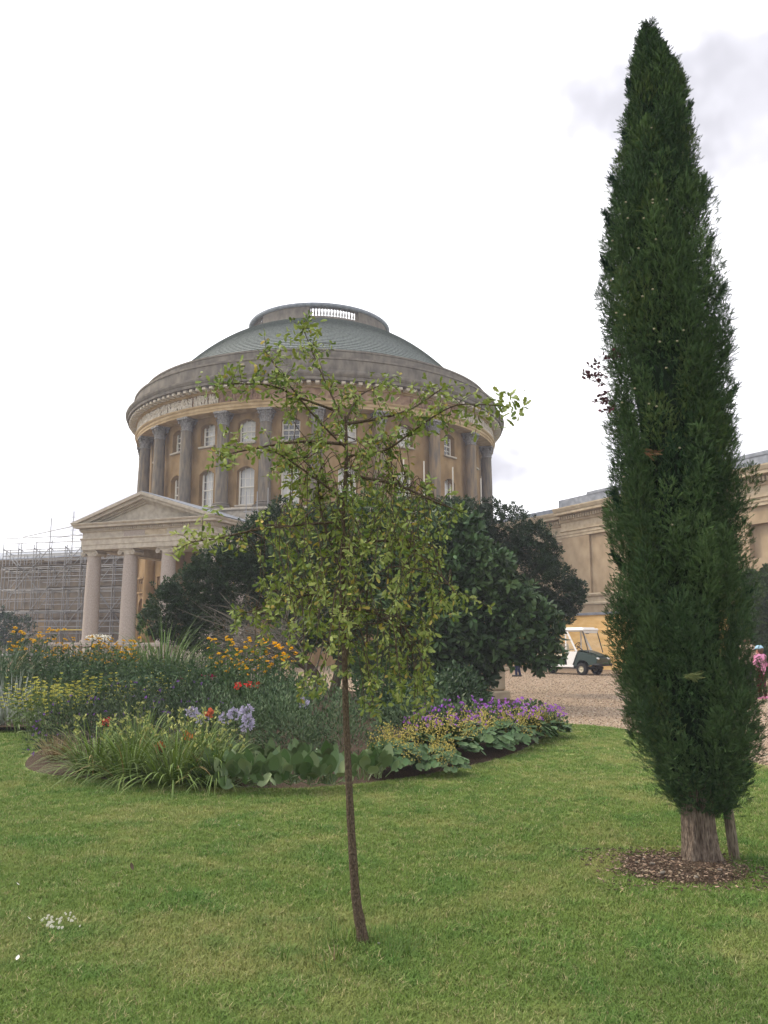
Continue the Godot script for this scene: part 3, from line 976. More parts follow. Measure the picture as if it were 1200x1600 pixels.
	for wi in wins.size():
		var a0: float = wins[wi] - nh
		sweep(st, circ(13.2, prev, a0, maxi(2, int((a0 - prev) / 3.0))), [Vector2(0, -0.1), Vector2(0, 8.62)])
		prev = wins[wi] + nh
		var door := 4.3
		for k in 10:
			var b0 := lerpf(a0, prev, k / 10.0)
			var b1 := lerpf(a0, prev, (k + 1) / 10.0)
			var h0 := 3.4 + 0.85 * sqrt(maxf(0.0, 1.0 - pow((b0 - wins[wi]) / nh, 2.0)))
			var h1 := 3.4 + 0.85 * sqrt(maxf(0.0, 1.0 - pow((b1 - wins[wi]) / nh, 2.0)))
			var P := func(b: float, y: float, r: float) -> Vector3: return Vector3(-sin(deg_to_rad(b)) * r, y, cos(deg_to_rad(b)) * r)
			flat(st)
			quad(st, P.call(b1, h1, 13.2), P.call(b1, 8.62, 13.2), P.call(b0, 8.62, 13.2), P.call(b0, h0, 13.2))
			quad(st, P.call(b1, h1, 13.2), P.call(b0, h0, 13.2), P.call(b0, h0, 12.7), P.call(b1, h1, 12.7))
			quad(st, P.call(b1, -0.1, 12.7), P.call(b1, h1, 12.7), P.call(b0, h0, 12.7), P.call(b0, -0.1, 12.7))
		for s in [a0, prev]:
			var t := deg_to_rad(s)
			var d := Vector3(-sin(t), 0, cos(t))
			quad(st, d * 13.2, d * 13.2 + Vector3.UP * 3.4, d * 12.7 + Vector3.UP * 3.4, d * 12.7)
	part("lower_wall", done(st), M.stucco, rot)
	st = tool_()
	lathe(st, [Vector2(0.46, 1.2), Vector2(0.45, 4.0), Vector2(0.39, 7.4)], 20)
	bx(st, Vector3(0, 7.75, 0), Vector3(1.1, 0.22, 1.0), 0.02)
	lathe(st, [Vector2(0.39, 7.4), Vector2(0.45, 7.5), Vector2(0.5, 7.64)], 20)
	bx(st, Vector3(0, 0.6, 0), Vector3(1.2, 1.2, 1.1), 0.02)
	var low := done(st)
	st = tool_()
	bx(st, Vector3(0, 5.6, 0.03), Vector3(1.25, 0.14, 0.2), 0.01)
	bx(st, Vector3(0, 4.62, 0.03), Vector3(1.25, 0.12, 0.2), 0.01)
	for x in [-0.56, 0.56]: bx(st, Vector3(x, 5.1, 0.02), Vector3(0.1, 0.84, 0.14), 0.01)
	nets(st, [[Vector3(0, 4.75, 0), Vector3(0, 5.1, 0.03), 0.12, 0.1], [Vector3(0, 5.3, 0.05), Vector3(0, 5.33, 0.05), 0.08, 0.08], [Vector3(-0.3, 4.75, 0), Vector3(-0.32, 5.2, 0.03), 0.09, 0.07], [Vector3(0.32, 4.75, 0), Vector3(0.25, 5.15, 0.03), 0.1, 0.08]], 0.05, 0.08)
	var panel := done(st)
	for a in cols:
		if a > 20 and a < 100: part("engaged_column", low, M.stucco, rot, pol(a, 13.3))
	for a in wins:
		if a > 20 and a < 100: part("relief_panel", panel, M.stucco, rot, pol(a, 13.22))
	# rainwater pipes on the right-hand bays
	st = tool_()
	tube(st, [Vector3(0, 9.3, 0), Vector3(0, 12.9, 0)], [0.045, 0.045], 8)
	var pipe := done(st)
	for a in [-31.6, -43.6, -63.0, -24.6]:
		part("rainwater_pipe", pipe, M.sash_paint, rot, pol(a, 13.0))

func figures(a0: float, a1: float, n: int, mat: Material) -> void:
	# little carved people with limbs and draperies standing proud of the frieze
	var st := tool_()
	for i in n:
		var a := lerpf(a0, a1, (i + 0.5) / n) + rr(-0.15, 0.15)
		var x := pol(a, 13.46)
		var s := rr(-0.1, 0.1)
		var hip := Vector3(s, rr(16.44, 16.54), 0)
		var neck := hip + Vector3(rr(-0.09, 0.09), 0.2, 0.03)
		tube(st, [x * hip, x * neck], [0.06, 0.075], 5)
		tube(st, [x * (neck + Vector3(0, 0.03, 0.02)), x * (neck + Vector3(rr(-0.02, 0.02), 0.12, 0.03))], [0.045, 0.04], 5)
		for k in 2:
			var foot := Vector3(s + rr(-0.16, 0.16), 16.19, 0.02)
			tube(st, [x * hip, x * (hip.lerp(foot, 0.5) + Vector3(rr(-0.06, 0.06), 0, 0.04)), x * foot], [0.055, 0.045, 0.03], 4)
			var hand := neck + Vector3(rr(-0.22, 0.22), rr(-0.2, 0.16), 0.04)
			tube(st, [x * neck, x * (neck.lerp(hand, 0.5) + Vector3(0, rr(-0.05, 0.02), 0.03)), x * hand], [0.035, 0.03, 0.022], 4)
	var o := part("frieze_figures", done(st), mat, rot)
	o.set_meta("kind", "stuff")

# ---------------------------------------------------------------- portico
func portico() -> void:
	var n := Vector3(-0.364, 0, 0.931)
	var o := thing("portico", "pale stone temple porch with pediment and round columns", "portico", Vector3(-5.573, 0, -61.749) + n * 19.9, atan2(n.x, n.z))
	var st := tool_()
	var U := [Vector2(4.2, -6.9), Vector2(4.2, 0), Vector2(-4.2, 0), Vector2(-4.2, -6.9)]
	sweep(st, U, [Vector2(-0.75, 6.4), Vector2(0, 6.4), Vector2(0, 6.66), Vector2(0.035, 6.67), Vector2(0.035, 6.92), Vector2(0.05, 6.94), Vector2(0.1, 7.0), Vector2(0.1, 7.05), Vector2(0.0, 7.06)], false, false)
	sweep(st, U, [Vector2(-0.75, 7.06), Vector2(-0.75, 6.4)], false, false)
	part("architrave", done(st), M.pale_stone, o)
	st = tool_()
	# frieze in separate blocks of stone
	var k := 0
	for side in [[Vector2(4.2, 0), Vector2(-4.2, 0)], [Vector2(4.2, -6.9), Vector2(4.2, 0)], [Vector2(-4.2, 0), Vector2(-4.2, -6.9)]]:
		var L: float = (side[0] as Vector2).distance_to(side[1])
		var cnt := int(round(L / 1.4))
		for i in cnt:
			st = tool_()
			var a: Vector2 = side[0].lerp(side[1], (i + 0.004) / cnt)
			var b: Vector2 = side[0].lerp(side[1], (i + 0.996) / cnt)
			sweep(st, [a, b], [Vector2(-0.5, 7.06), Vector2(0.0, 7.06), Vector2(rr(0, 0.006), 7.36), Vector2(-0.5, 7.36), Vector2(-0.5, 7.06)], false, false, true)
			part("frieze_block", done(st), [M.pale_stone, M.granular_stone, M.wing_stone, M.pale_stone][(k * 7 + i * 3) % 4], o)
		k += 1
	st = tool_()
	sweep(st, U, [Vector2(-0.02, 7.36), Vector2(0.04, 7.365), Vector2(0.09, 7.4), Vector2(0.1, 7.56), Vector2(0.16, 7.58), Vector2(0.36, 7.6), Vector2(0.36, 7.72), Vector2(0.4, 7.73), Vector2(0.46, 7.8), Vector2(0.46, 7.84), Vector2(-0.5, 7.88)], false, false)
	part("cornice", done(st), M.pale_stone, o)
	st = tool_()
	for i in 62:
		bx(st, Vector3(-4.25 + i * 8.5 / 61, 7.5, 0.13), Vector3(0.075, 0.1, 0.09))
	for i in 46:
		for x in [-4.33, 4.33]: bx(st, Vector3(x, 7.5, -0.1 - i * 0.14), Vector3(0.09, 0.1, 0.075))
	var dn := part("dentils", done(st), M.pale_stone, o)
	dn.set_meta("kind", "stuff")
	# pediment
	st = tool_()
	prism(st, PackedVector2Array([Vector2(-4.0, 7.88), Vector2(4.0, 7.88), Vector2(0, 9.0)]), -0.6, -0.12)
	part("tympanum", done(st), M.pale_stone, o)
	st = tool_()
	var chev := func(x: float, yb: float, top: float, th: float) -> PackedVector2Array:
		return PackedVector2Array([Vector2(-x, yb), Vector2(0, top), Vector2(x, yb), Vector2(x - th * 3.1, yb), Vector2(0, top - th), Vector2(-x + th * 3.1, yb)])
	prism(st, chev.call(4.72, 7.85, 9.36, 0.17), -0.7, 0.5)
	prism(st, chev.call(4.2, 7.86, 9.2, 0.19), -0.69, 0.34)
	prism(st, chev.call(3.6, 7.87, 9.02, 0.12), -0.68, 0.1)
	prism(st, chev.call(3.25, 7.875, 8.91, 0.1), -0.67, -0.02)
	part("raking_cornice", done(st), M.pale_stone, o)
	st = tool_()
	prism(st, PackedVector2Array([Vector2(-4.66, 7.9), Vector2(0, 9.40), Vector2(4.66, 7.9), Vector2(4.6, 7.86), Vector2(0, 9.32), Vector2(-4.6, 7.86)]), -7.6, 0.44)
	part("roof", done(st), M.lead, o)
	st = tool_()
	bx(st, Vector3(0, 6.95, -3.8), Vector3(7.0, 0.1, 6.2))
	part("ceiling", done(st), M.pale_stone, o)
	# columns
	st = tool_()
	var sh := []
	for i in 11:
		var t := i / 10.0
		sh.append(Vector2(0.42 - 0.06 * pow(t, 1.8), lerpf(1.5, 6.08, t)))
	lathe(st, sh, 28)
	var shaft := done(st)
	st = tool_()
	bx(st, Vector3(0, 1.3, 0), Vector3(1.1, 0.1, 1.1), 0.01)
	lathe(st, [Vector2(0.5, 1.35), Vector2(0.54, 1.37), Vector2(0.54, 1.42), Vector2(0.47, 1.44), Vector2(0.49, 1.46), Vector2(0.49, 1.49), Vector2(0.42, 1.51)], 28)
	var bas := done(st)
	st = tool_()
	lathe(st, [Vector2(0.36, 6.06), Vector2(0.39, 6.08), Vector2(0.39, 6.11), Vector2(0.36, 6.13), Vector2(0.42, 6.22), Vector2(0.42, 6.26)], 24)
	bx(st, Vector3(0, 6.36, 0), Vector3(0.92, 0.08, 0.86), 0.015)
	bx(st, Vector3(0, 6.27, 0), Vector3(0.9, 0.1, 0.74), 0.01)
	for sx in [-1.0, 1.0]:
		for sz in [-0.39, 0.39]:
			var sp := []
			for j in 17:
				var a := j * 0.72
				var r := 0.135 * (1.0 - j * 0.05)
				sp.append(Vector3(sx * 0.42 + sx * sin(a) * r, 6.18 + cos(a) * r, sz))
			tube(st, sp, taper(17, 0.035, 0.022), 5)
		tube(st, [Vector3(sx * 0.42, 6.18, -0.36), Vector3(sx * 0.42, 6.18, 0), Vector3(sx * 0.42, 6.18, 0.36)], [0.12, 0.09, 0.12], 12)
	var cap := done(st)
	for p in [Vector2(-3.72, -0.48), Vector2(-1.24, -0.48), Vector2(1.24, -0.48), Vector2(3.72, -0.48), Vector2(3.72, -3.4), Vector2(-3.72, -3.4)]:
		if p.x < 0 and p.y < -1: continue
		var c := Node3D.new()
		c.name = "column"
		o.add_child(c, true)
		c.position = Vector3(p.x, 0, p.y)
		part("shaft", shaft, M.granular_stone, c)
		part("base", bas, M.granular_stone, c)
		part("capital", cap, M.pale_stone, c)
	# floor and steps
	st = tool_()
	bx(st, Vector3(0, 0.6, -3.3), Vector3(9.4, 1.3, 7.4), 0.01)
	part("floor_platform", done(st), M.pale_stone, o)
	for i in 5:
		st = tool_()
		bx(st, Vector3(0, (1.05 - i * 0.2) * 0.5 - 0.05, 0.575 + i * 0.35), Vector3(9.4, 1.05 - i * 0.2 + 0.1, 0.348), 0.01)
		part("step", done(st), M.pale_stone, o)

# ---------------------------------------------------------------- curved wings
func wings() -> void:
	var o := thing("curved_wing", "long tan wing wall with dentil cornice and lead parapet behind the golf cart", "building")
	var near := Vector2(19.6, -28.6)
	var brk := Vector2(10.3, -46.4)
	var far := Vector2(5.5, -55.8)
	var d := (brk - near).normalized()
	var outw := Vector2(d.y, -d.x)
	var A := near
	# facade in metres along the wall from the near end; panels between flat piers
	var L := near.distance_to(brk)
	var F := Transform3D(Basis(Vector3(d.x, 0, d.y), Vector3.UP, Vector3(outw.x, 0, outw.y)), Vector3(A.x, 0, A.y))
	# F maps (along, up, out); from outside +along runs to the left
	var st := tool_()
	var holes := [[6.2, 7.7, 5.0, 6.5]]
	flat(st)
	var xs := [0.0, 6.2, 7.7, L]
	var ys := [2.9, 5.0, 6.5, 7.25]
	for i in 3:
		for j in 3:
			if i == 1 and j == 1: continue
			quad(st, F * Vector3(xs[i + 1], ys[j], 0), F * Vector3(xs[i + 1], ys[j + 1], 0), F * Vector3(xs[i], ys[j + 1], 0), F * Vector3(xs[i], ys[j], 0))
	quad(st, F * Vector3(7.7, 5.0, -0.3), F * Vector3(7.7, 6.5, -0.3), F * Vector3(6.2, 6.5, -0.3), F * Vector3(6.2, 5.0, -0.3))
	quad(st, F * Vector3(7.7, 5.0, 0), F * Vector3(7.7, 5.0, -0.3), F * Vector3(6.2, 5.0, -0.3), F * Vector3(6.2, 5.0, 0))
	quad(st, F * Vector3(7.7, 6.5, 0), F * Vector3(7.7, 6.5, -0.3), F * Vector3(6.2, 6.5, -0.3), F * Vector3(6.2, 6.5, 0))
	quad(st, F * Vector3(7.7, 5.0, 0), F * Vector3(7.7, 6.5, 0), F * Vector3(7.7, 6.5, -0.3), F * Vector3(7.7, 5.0, -0.3))
	quad(st, F * Vector3(6.2, 5.0, 0), F * Vector3(6.2, 6.5, 0), F * Vector3(6.2, 6.5, -0.3), F * Vector3(6.2, 5.0, -0.3))
	# body behind
	quad(st, F * Vector3(L, 2.9, 0), F * Vector3(L, 9.0, 0), F * Vector3(L, 9.0, -6), F * Vector3(L, 2.9, -6))
	quad(st, F * Vector3(0, 0, 0), F * Vector3(0, 9.0, 0), F * Vector3(0, 9.0, -6), F * Vector3(0, 0, -6))
	part("wall", done(st), M.wing_render, o)
	for x in [[L - 2.3, 2.3], [10.8, 0.9], [4.4, 0.9], [8.6, 0.5]]:
		st = tool_()
		box(st, F * Transform3D(Basis(), Vector3(x[0] + x[1] * 0.5, 5.62, 0.06)), Vector3(x[1], 3.24, 0.12), 0.012)
		part("pier", done(st), M.wing_render, o)
	var ent := [Vector2(0.0, 7.25), Vector2(0.14, 7.25), Vector2(0.14, 7.4), Vector2(0.18, 7.41), Vector2(0.18, 7.55), Vector2(0.25, 7.6), Vector2(0.25, 7.65), Vector2(0.12, 7.67), Vector2(0.12, 8.1), Vector2(0.2, 8.13), Vector2(0.24, 8.2), Vector2(0.24, 8.48), Vector2(0.3, 8.5), Vector2(0.62, 8.52), Vector2(0.62, 8.66), Vector2(0.66, 8.68), Vector2(0.74, 8.84), Vector2(0.74, 8.9), Vector2(0.1, 8.98)]
	var ent2 := ent.map(func(v): return Vector2(v.x, v.y - 0.12))
	var par := [Vector2(0.25, 8.93), Vector2(0.25, 9.42), Vector2(0.2, 9.46), Vector2(-0.3, 9.46), Vector2(-5.5, 9.9)]
	var base_ := [Vector2(0.0, 3.4), Vector2(0.08, 3.42), Vector2(0.1, 3.5), Vector2(0.05, 3.56), Vector2(0.05, 3.82), Vector2(0.16, 3.86), Vector2(0.2, 3.96), Vector2(0.12, 4.02), Vector2(0.0, 4.04)]
	var B2 := brk - outw * 0.45
	var far2 := far - outw * 0.45 + Vector2(-0.6, 0.0)
	for s in [[[near, brk], ent, par, base_], [[B2, B2.lerp(far2, 0.5) + outw * 0.12, far2], ent2, par.map(func(v): return Vector2(v.x, v.y - 0.32)), base_]]:
		for e in [[s[1], "entablature", M.wing_stone], [s[2], "lead_parapet", M.lead], [s[3], "string_moulding", M.wing_stone]]:
			st = tool_()
			sweep(st, s[0], e[0], false, false, true)
			part(e[1], done(st), e[2], o)
	st = tool_()
	sweep(st, [near, near.lerp(brk, 0.88)], [Vector2(0.28, 9.4), Vector2(0.28, 9.56), Vector2(-0.5, 9.6), Vector2(-0.5, 9.4)], false, false, true)
	part("parapet_step", done(st), M.lead, o)
	st = tool_()
	sweep(st, [B2, B2.lerp(far2, 0.5) + outw * 0.12, far2], [Vector2(0, 2.9), Vector2(0, 7.2)], false, true)
	part("return_wall", done(st), M.wing_render, o)
	# dentils
	st = tool_()
	var cnt := int(L / 0.2)
	for i in cnt:
		box(st, F * Transform3D(Basis(), Vector3((i + 0.5) * 0.2, 8.35, 0.31)), Vector3(0.1, 0.2, 0.14))
	var d2 := (far2 - B2).normalized()
	var o2 := Vector2(d2.y, -d2.x)
	for i in int(B2.distance_to(far2) / 0.2):
		var p := B2 + d2 * (i + 0.5) * 0.2 + outw * 0.05
		box(st, Transform3D(Basis(Vector3(d2.x, 0, d2.y), Vector3.UP, Vector3(o2.x, 0, o2.y)), Vector3(p.x + o2.x * 0.31, 8.23, p.y + o2.y * 0.31)), Vector3(0.1, 0.2, 0.14))
	var dn := part("dentils", done(st), M.wing_stone, o)
	dn.set_meta("kind", "stuff")
	# yellow ground storey pushed forward under a lead flat
	st = tool_()
	sweep(st, [near + outw * 0.35, brk + outw * 0.35, far2 + outw * 0.4], [Vector2(0, -0.1), Vector2(0.06, -0.1), Vector2(0.06, 0.35), Vector2(0, 0.37), Vector2(0, 1.98), Vector2(0.03, 2.0), Vector2(0.03, 2.08), Vector2(0, 2.1), Vector2(0, 2.84), Vector2(-0.4, 2.86)], false, false)
	part("yellow_lower_wall", done(st), M.yellow_wash, o).set_meta("label", "bright yellow limewashed lower wall")
	st = tool_()
	sweep(st, [near + outw * 0.35, brk + outw * 0.35, far2 + outw * 0.4], [Vector2(-0.02, 2.82), Vector2(0.12, 2.82), Vector2(0.14, 2.93), Vector2(-0.5, 2.99)], false, false, true)
	part("lead_ledge", done(st), M.lead, o)
	st = tool_()
	tube(st, [Vector3(0, 9.1, 0), Vector3(0, 10.5, 0)], [0.02, 0.012], 5)
	var rod := done(st)
	for q in [[802, 51.0], [842, 48.4], [814, 50.0]]:
		var p := at(q[0], 800, q[1])
		part("lightning_rod", rod, M.steel_tube, o, Transform3D(Basis().scaled(Vector3(1, 1.0 if q[0] != 814 else 0.95, 1)), Vector3(p.x + 0.3, -0.1, p.z)))
	# creeper that climbs the near end
	var iv := thing("creeper_hedge", "dense green creeper covering the wing wall at the right edge", "creeper")
	var X := []
	var C := []
	var lm := cluster(7, 0.16, 0.13, 1.0, 0.1, 0.5)
	for i in 7500:
		var s := rr(0.3, 8.4)
		var top := 4.3 + 0.25 * sin(s * 2.1) + 0.2 * sin(s * 5.3) - maxf(0, s - 7.6) * 2.0
		var y := rr(0.0, top)
		var dd := 0.75 + 0.2 * sin(s * 3 + y * 2) + rr(-0.12, 0.12)
		var p := F * Vector3(s, y, dd)
		X.append(Transform3D(aim(Vector3(outw.x * 0.55, -0.9, outw.y * 0.55) + rdir() * 0.5, rr(-0.5, 0.5)), p))
		C.append(vary(Color(0.085, 0.135, 0.036).lerp(Color(0.045, 0.08, 0.026), rng.randf()), 0.25))
	multi("leaves", lm, M.conifer, iv, X, C)
	st = tool_()
	for i in 9:
		var s := 0.8 + i * 0.85
		tube(st, [F * Vector3(s, -0.05, 0.6), F * Vector3(s + 0.2, 1.5, 0.5), F * Vector3(s - 0.2, 3.2, 0.5), F * Vector3(s + 0.3, 4.2, 0.5)], [0.06, 0.05, 0.035, 0.015], 6)
	part("stems", done(st), M.grey_bark, iv)
	# the left wing, behind the scaffolding
	var lw := thing("slate_roofed_wing", "brown weathered wing with slate roof behind the scaffolding", "building")
	var P := [Vector2(-16.5, -66.4), Vector2(-20, -68.6), Vector2(-24, -70.6), Vector2(-29, -72.8), Vector2(-36, -75.6), Vector2(-46, -79)]
	for e in [[[Vector2(0, -0.1), Vector2(0.15, -0.1), Vector2(0.15, 0.9), Vector2(0.0, 0.95), Vector2(0, 3.4), Vector2(0.12, 3.45), Vector2(0.12, 3.8), Vector2(0, 3.85), Vector2(0, 7.1)], "wall", M.grey_wing], [ent.map(func(v): return Vector2(v.x, v.y - 0.15)), "entablature", M.grey_wing], [[Vector2(0.25, 8.75), Vector2(0.2, 8.95), Vector2(-0.6, 9.35), Vector2(-5, 10.2)], "slate_roof", M.lead]]:
		st = tool_()
		sweep(st, P, e[0], false, true)
		part(e[1], done(st), e[2], lw)
	for q in [[Vector2(-25.4, -71.2), 1.0], [Vector2(-30.4, -73.4), 1.0], [Vector2(-33.4, -74.6), 1.0], [Vector2(-21.2, -69.3), 1.0]]:
		st = tool_()
		var arch := PackedVector2Array()
		arch.append(Vector2(-0.9, 0.9))
		arch.append(Vector2(0.9, 0.9))
		for k in 11:
			var a := PI * k / 10
			arch.append(Vector2(cos(a) * 0.9, 2.5 + sin(a) * 0.85))
		prism(st, arch, 0.0, 0.06, Transform3D(Basis(Vector3.UP, 0.4), Vector3(q[0].x, 0, q[0].y + 0.0)) * Transform3D(Basis(), Vector3(0, 0, 0.12)))
		part("arched_recess", done(st), M.ochre_stone, lw)
	# radio mast of the site beyond its roof
	var ms := thing("mast", "thin pale mast with short arms rising above the left wing roof", "mast", Vector3(-27.1, 0, -70.2))
	st = tool_()
	tube(st, [Vector3(0, 8, 0), Vector3(0, 12.6, 0)], [0.05, 0.03], 6)
	part("pole", done(st), M.steel_tube, ms)
	for i in 6:
		st = tool_()
		tube(st, [Vector3(-0.3 + 0.03 * i, 10.2 + i * 0.38, 0), Vector3(0.3 - 0.03 * i, 10.2 + i * 0.38, 0)], [0.02, 0.02], 5)
		part("arm", done(st), M.steel_tube, ms)

func scaffolding() -> void:
	var o := thing("scaffolding", "grey steel tube scaffolding in front of the left wing", "scaffolding")
	var cyl := CylinderMesh.new()
	cyl.top_radius = 1.0; cyl.bottom_radius = 1.0; cyl.height = 1.0; cyl.radial_segments = 8; cyl.rings = 1
	var bar := func(called: String, a: Vector3, b: Vector3, r: float, mat: Material) -> void:
		var bs := aim(b - a)
		part(called, cyl, mat, o, Transform3D(Basis(bs.x * r, bs.y * a.distance_to(b), bs.z * r), (a + b) * 0.5))
	var r := 0.034
	var lifts: Array[float] = [0.35, 2.0, 3.7, 5.4, 7.1, 8.5]
	for row in 2:
		var p0 := Vector3(-30.2, 0, -64.2) if row == 0 else Vector3(-31.2, 0, -67.6)
		var p1 := Vector3(-17.6, 0, -60.2) if row == 0 else Vector3(-18.6, 0, -63.8)
		var bays := 9
		var back := Vector3(-0.45, 0, -1.5)
		for i in bays + 1:
			var f := p0.lerp(p1, float(i) / bays)
			for k in 2:
				var h := 9.0 + rr(-0.3, 0.6)
				if row == 0 and k == 0 and i in [3, 6]: h = 10.9
				if row == 1: h -= 0.6
				bar.call("standard", f + back * k, f + back * k + Vector3.UP * h, r, M.steel_tube)
			if row == 1 and i % 2: continue
			for l in lifts:
				bar.call("transom", f + Vector3(0.1, l + 0.1, 0.25), f + back * 1.15 + Vector3(0.1, l + 0.1, 0), r * 0.9, M.steel_tube)
		for l in lifts.size():
			for k in 2:
				var a := p0.lerp(p1, rr(-0.05, 0.02)) + back * k + Vector3.UP * lifts[l]
				var b := p0.lerp(p1, rr(0.98, 1.03)) + back * k + Vector3.UP * lifts[l]
				for s in 2:
					bar.call("ledger", a.lerp(b, s * 0.5 + 0.002), a.lerp(b, s * 0.5 + 0.498), r, M.steel_tube)
			if l > 0:
				var g := Vector3.UP * (lifts[l] + 0.95)
				bar.call("guard_rail", p0 + g, p1 + g, r * 0.9, M.steel_tube)
				if row == 0: bar.call("guard_rail", p0.lerp(p1, 0.3) + g - Vector3.UP * 0.45, p1 + g - Vector3.UP * 0.45, r * 0.9, M.steel_tube)
			if l > 0 and l < 5:
				for s in 3:
					if (l + s + row) % 3 == 0: continue
					var st := tool_()
					var c := p0.lerp(p1, (s + 0.5) / 3.0) + back * 0.5 + Vector3.UP * (lifts[l] + 0.17)
					var dir := (p1 - p0).normalized()
					box(st, Transform3D(Basis(dir, Vector3.UP, dir.cross(Vector3.UP)), c), Vector3(p0.distance_to(p1) / 3.0 - 0.05, 0.045, 1.1))
					part("board", done(st), M.scaffold_board, o)
		for i in bays:
			var f := p0.lerp(p1, float(i) / bays)
			var g := p0.lerp(p1, float(i + 1) / bays)
			for l in lifts.size() - 1:
				if (i * 2 + l * 3 + row) % 5 < 2:
					bar.call("brace", f + Vector3(0, lifts[l], 0.08), g + Vector3(0, lifts[l + 1], 0.08), r * 0.9, M.steel_tube)
				elif (i + l) % 4 == 0:
					bar.call("brace", f + back + Vector3(0, lifts[l + 1], 0.08), g + back + Vector3(0, lifts[l], 0.08), r * 0.9, M.steel_tube)
	# tall outriggers and the loose rail against the sky
	bar.call("guard_rail", Vector3(-28.4, 9.5, -63.5), Vector3(-23.2, 10.3, -61.9), r, M.steel_tube)
	bar.call("guard_rail", Vector3(-26.6, 9.6, -65), Vector3(-23.2, 9.5, -61.9), r * 0.8, M.steel_tube)
	bar.call("yellow_ledger", Vector3(-25.2, 2.25, -62.4), Vector3(-22.4, 2.25, -61.5), r, M.yellow_tube)
	# shorter tubes standing by the porch and along the drum, right of the pediment
	var o2 := thing("drum_scaffolding", "short upright scaffold tubes right of the porch roof", "scaffolding")
	for q in [[385, 768, 836, 46.5], [394, 792, 846, 46.5], [402, 768, 846, 46.3], [419, 762, 812, 47.2], [357, 850, 885, 44.8], [361, 848, 885, 44.8], [366, 846, 885, 44.6], [408, 796, 815, 47], [413, 796, 815, 47]]:
		var st := tool_()
		tube(st, [at(q[0], q[1], q[3]), at(q[0], q[2], q[3]) + Vector3(0, -4.5, 0)], [0.028, 0.028], 6)
		part("tube", done(st), M.yellow_tube if q[0] == 366 else M.steel_tube, o2)
	var st2 := tool_()
	tube(st2, [at(380, 800, 46.8), at(425, 797, 47.2)], [0.028, 0.028], 6)
	part("ledger", done(st2), M.steel_tube, o2)

func garden_wall() -> void:
	var o := thing("terrace_balustrade", "low stone balustrade wall in front of the porch columns", "balustrade")
	var a := Vector3(-12.4, 0, -30.7)
	var b := Vector3(-4.0, 0, -28.6)
	var dir := (b - a).normalized()
	var F := Transform3D(Basis(dir, Vector3.UP, dir.cross(Vector3.UP)), a)
	var L := a.distance_to(b)
	var st := tool_()
	box(st, F * Transform3D(Basis(), Vector3(L / 2, 1.33, 0)), Vector3(L, 0.14, 0.42), 0.02)
	part("coping", done(st), M.granular_stone, o)
	st = tool_()
	box(st, F * Transform3D(Basis(), Vector3(L / 2, 0.28, 0)), Vector3(L, 0.66, 0.4), 0.02)
	part("plinth", done(st), M.granular_stone, o)
	st = tool_()
	lathe(st, [Vector2(0.08, 0.6), Vector2(0.08, 0.68), Vector2(0.05, 0.72), Vector2(0.095, 0.88), Vector2(0.085, 0.96), Vector2(0.045, 1.14), Vector2(0.075, 1.2), Vector2(0.08, 1.27)], 10)
	var bal := done(st)
	st = tool_()
	bx(st, Vector3(0, 0.93, 0), Vector3(0.5, 0.66, 0.38), 0.02)
	var pier := done(st)
	var x := 0.2
	while x < L - 0.2:
		if int(x / 2.4) != int((x + 0.26) / 2.4):
			part("pier", pier, M.granular_stone, o, F * Transform3D(Basis(), Vector3(x + 0.15, 0, 0)))
			x += 0.55
		else:
			part("baluster", bal, M.granular_stone, o, F * Transform3D(Basis(), Vector3(x, 0, 0)))
			x += 0.26
	# pedestal at the corner of the bed, by the drive
	var p := on_ground(768, 1092)
	var pd := thing("stone_pedestal", "weathered block pedestal half hidden under the large shrub beside the drive", "pedestal", Vector3(p.x, 0, p.z), 0.5)
	st = tool_()
	bx(st, Vector3(0, 0.1, 0), Vector3(0.72, 0.22, 0.72), 0.03)
	part("plinth", done(st), M.wing_stone, pd)
	st = tool_()
	bx(st, Vector3(0, 0.46, 0), Vector3(0.56, 0.5, 0.56), 0.05)
	part("shaft", done(st), M.wing_stone, pd)
	st = tool_()
	bx(st, Vector3(0, 0.76, 0), Vector3(0.68, 0.1, 0.68), 0.03)
	part("cap", done(st), M.wing_stone, pd)

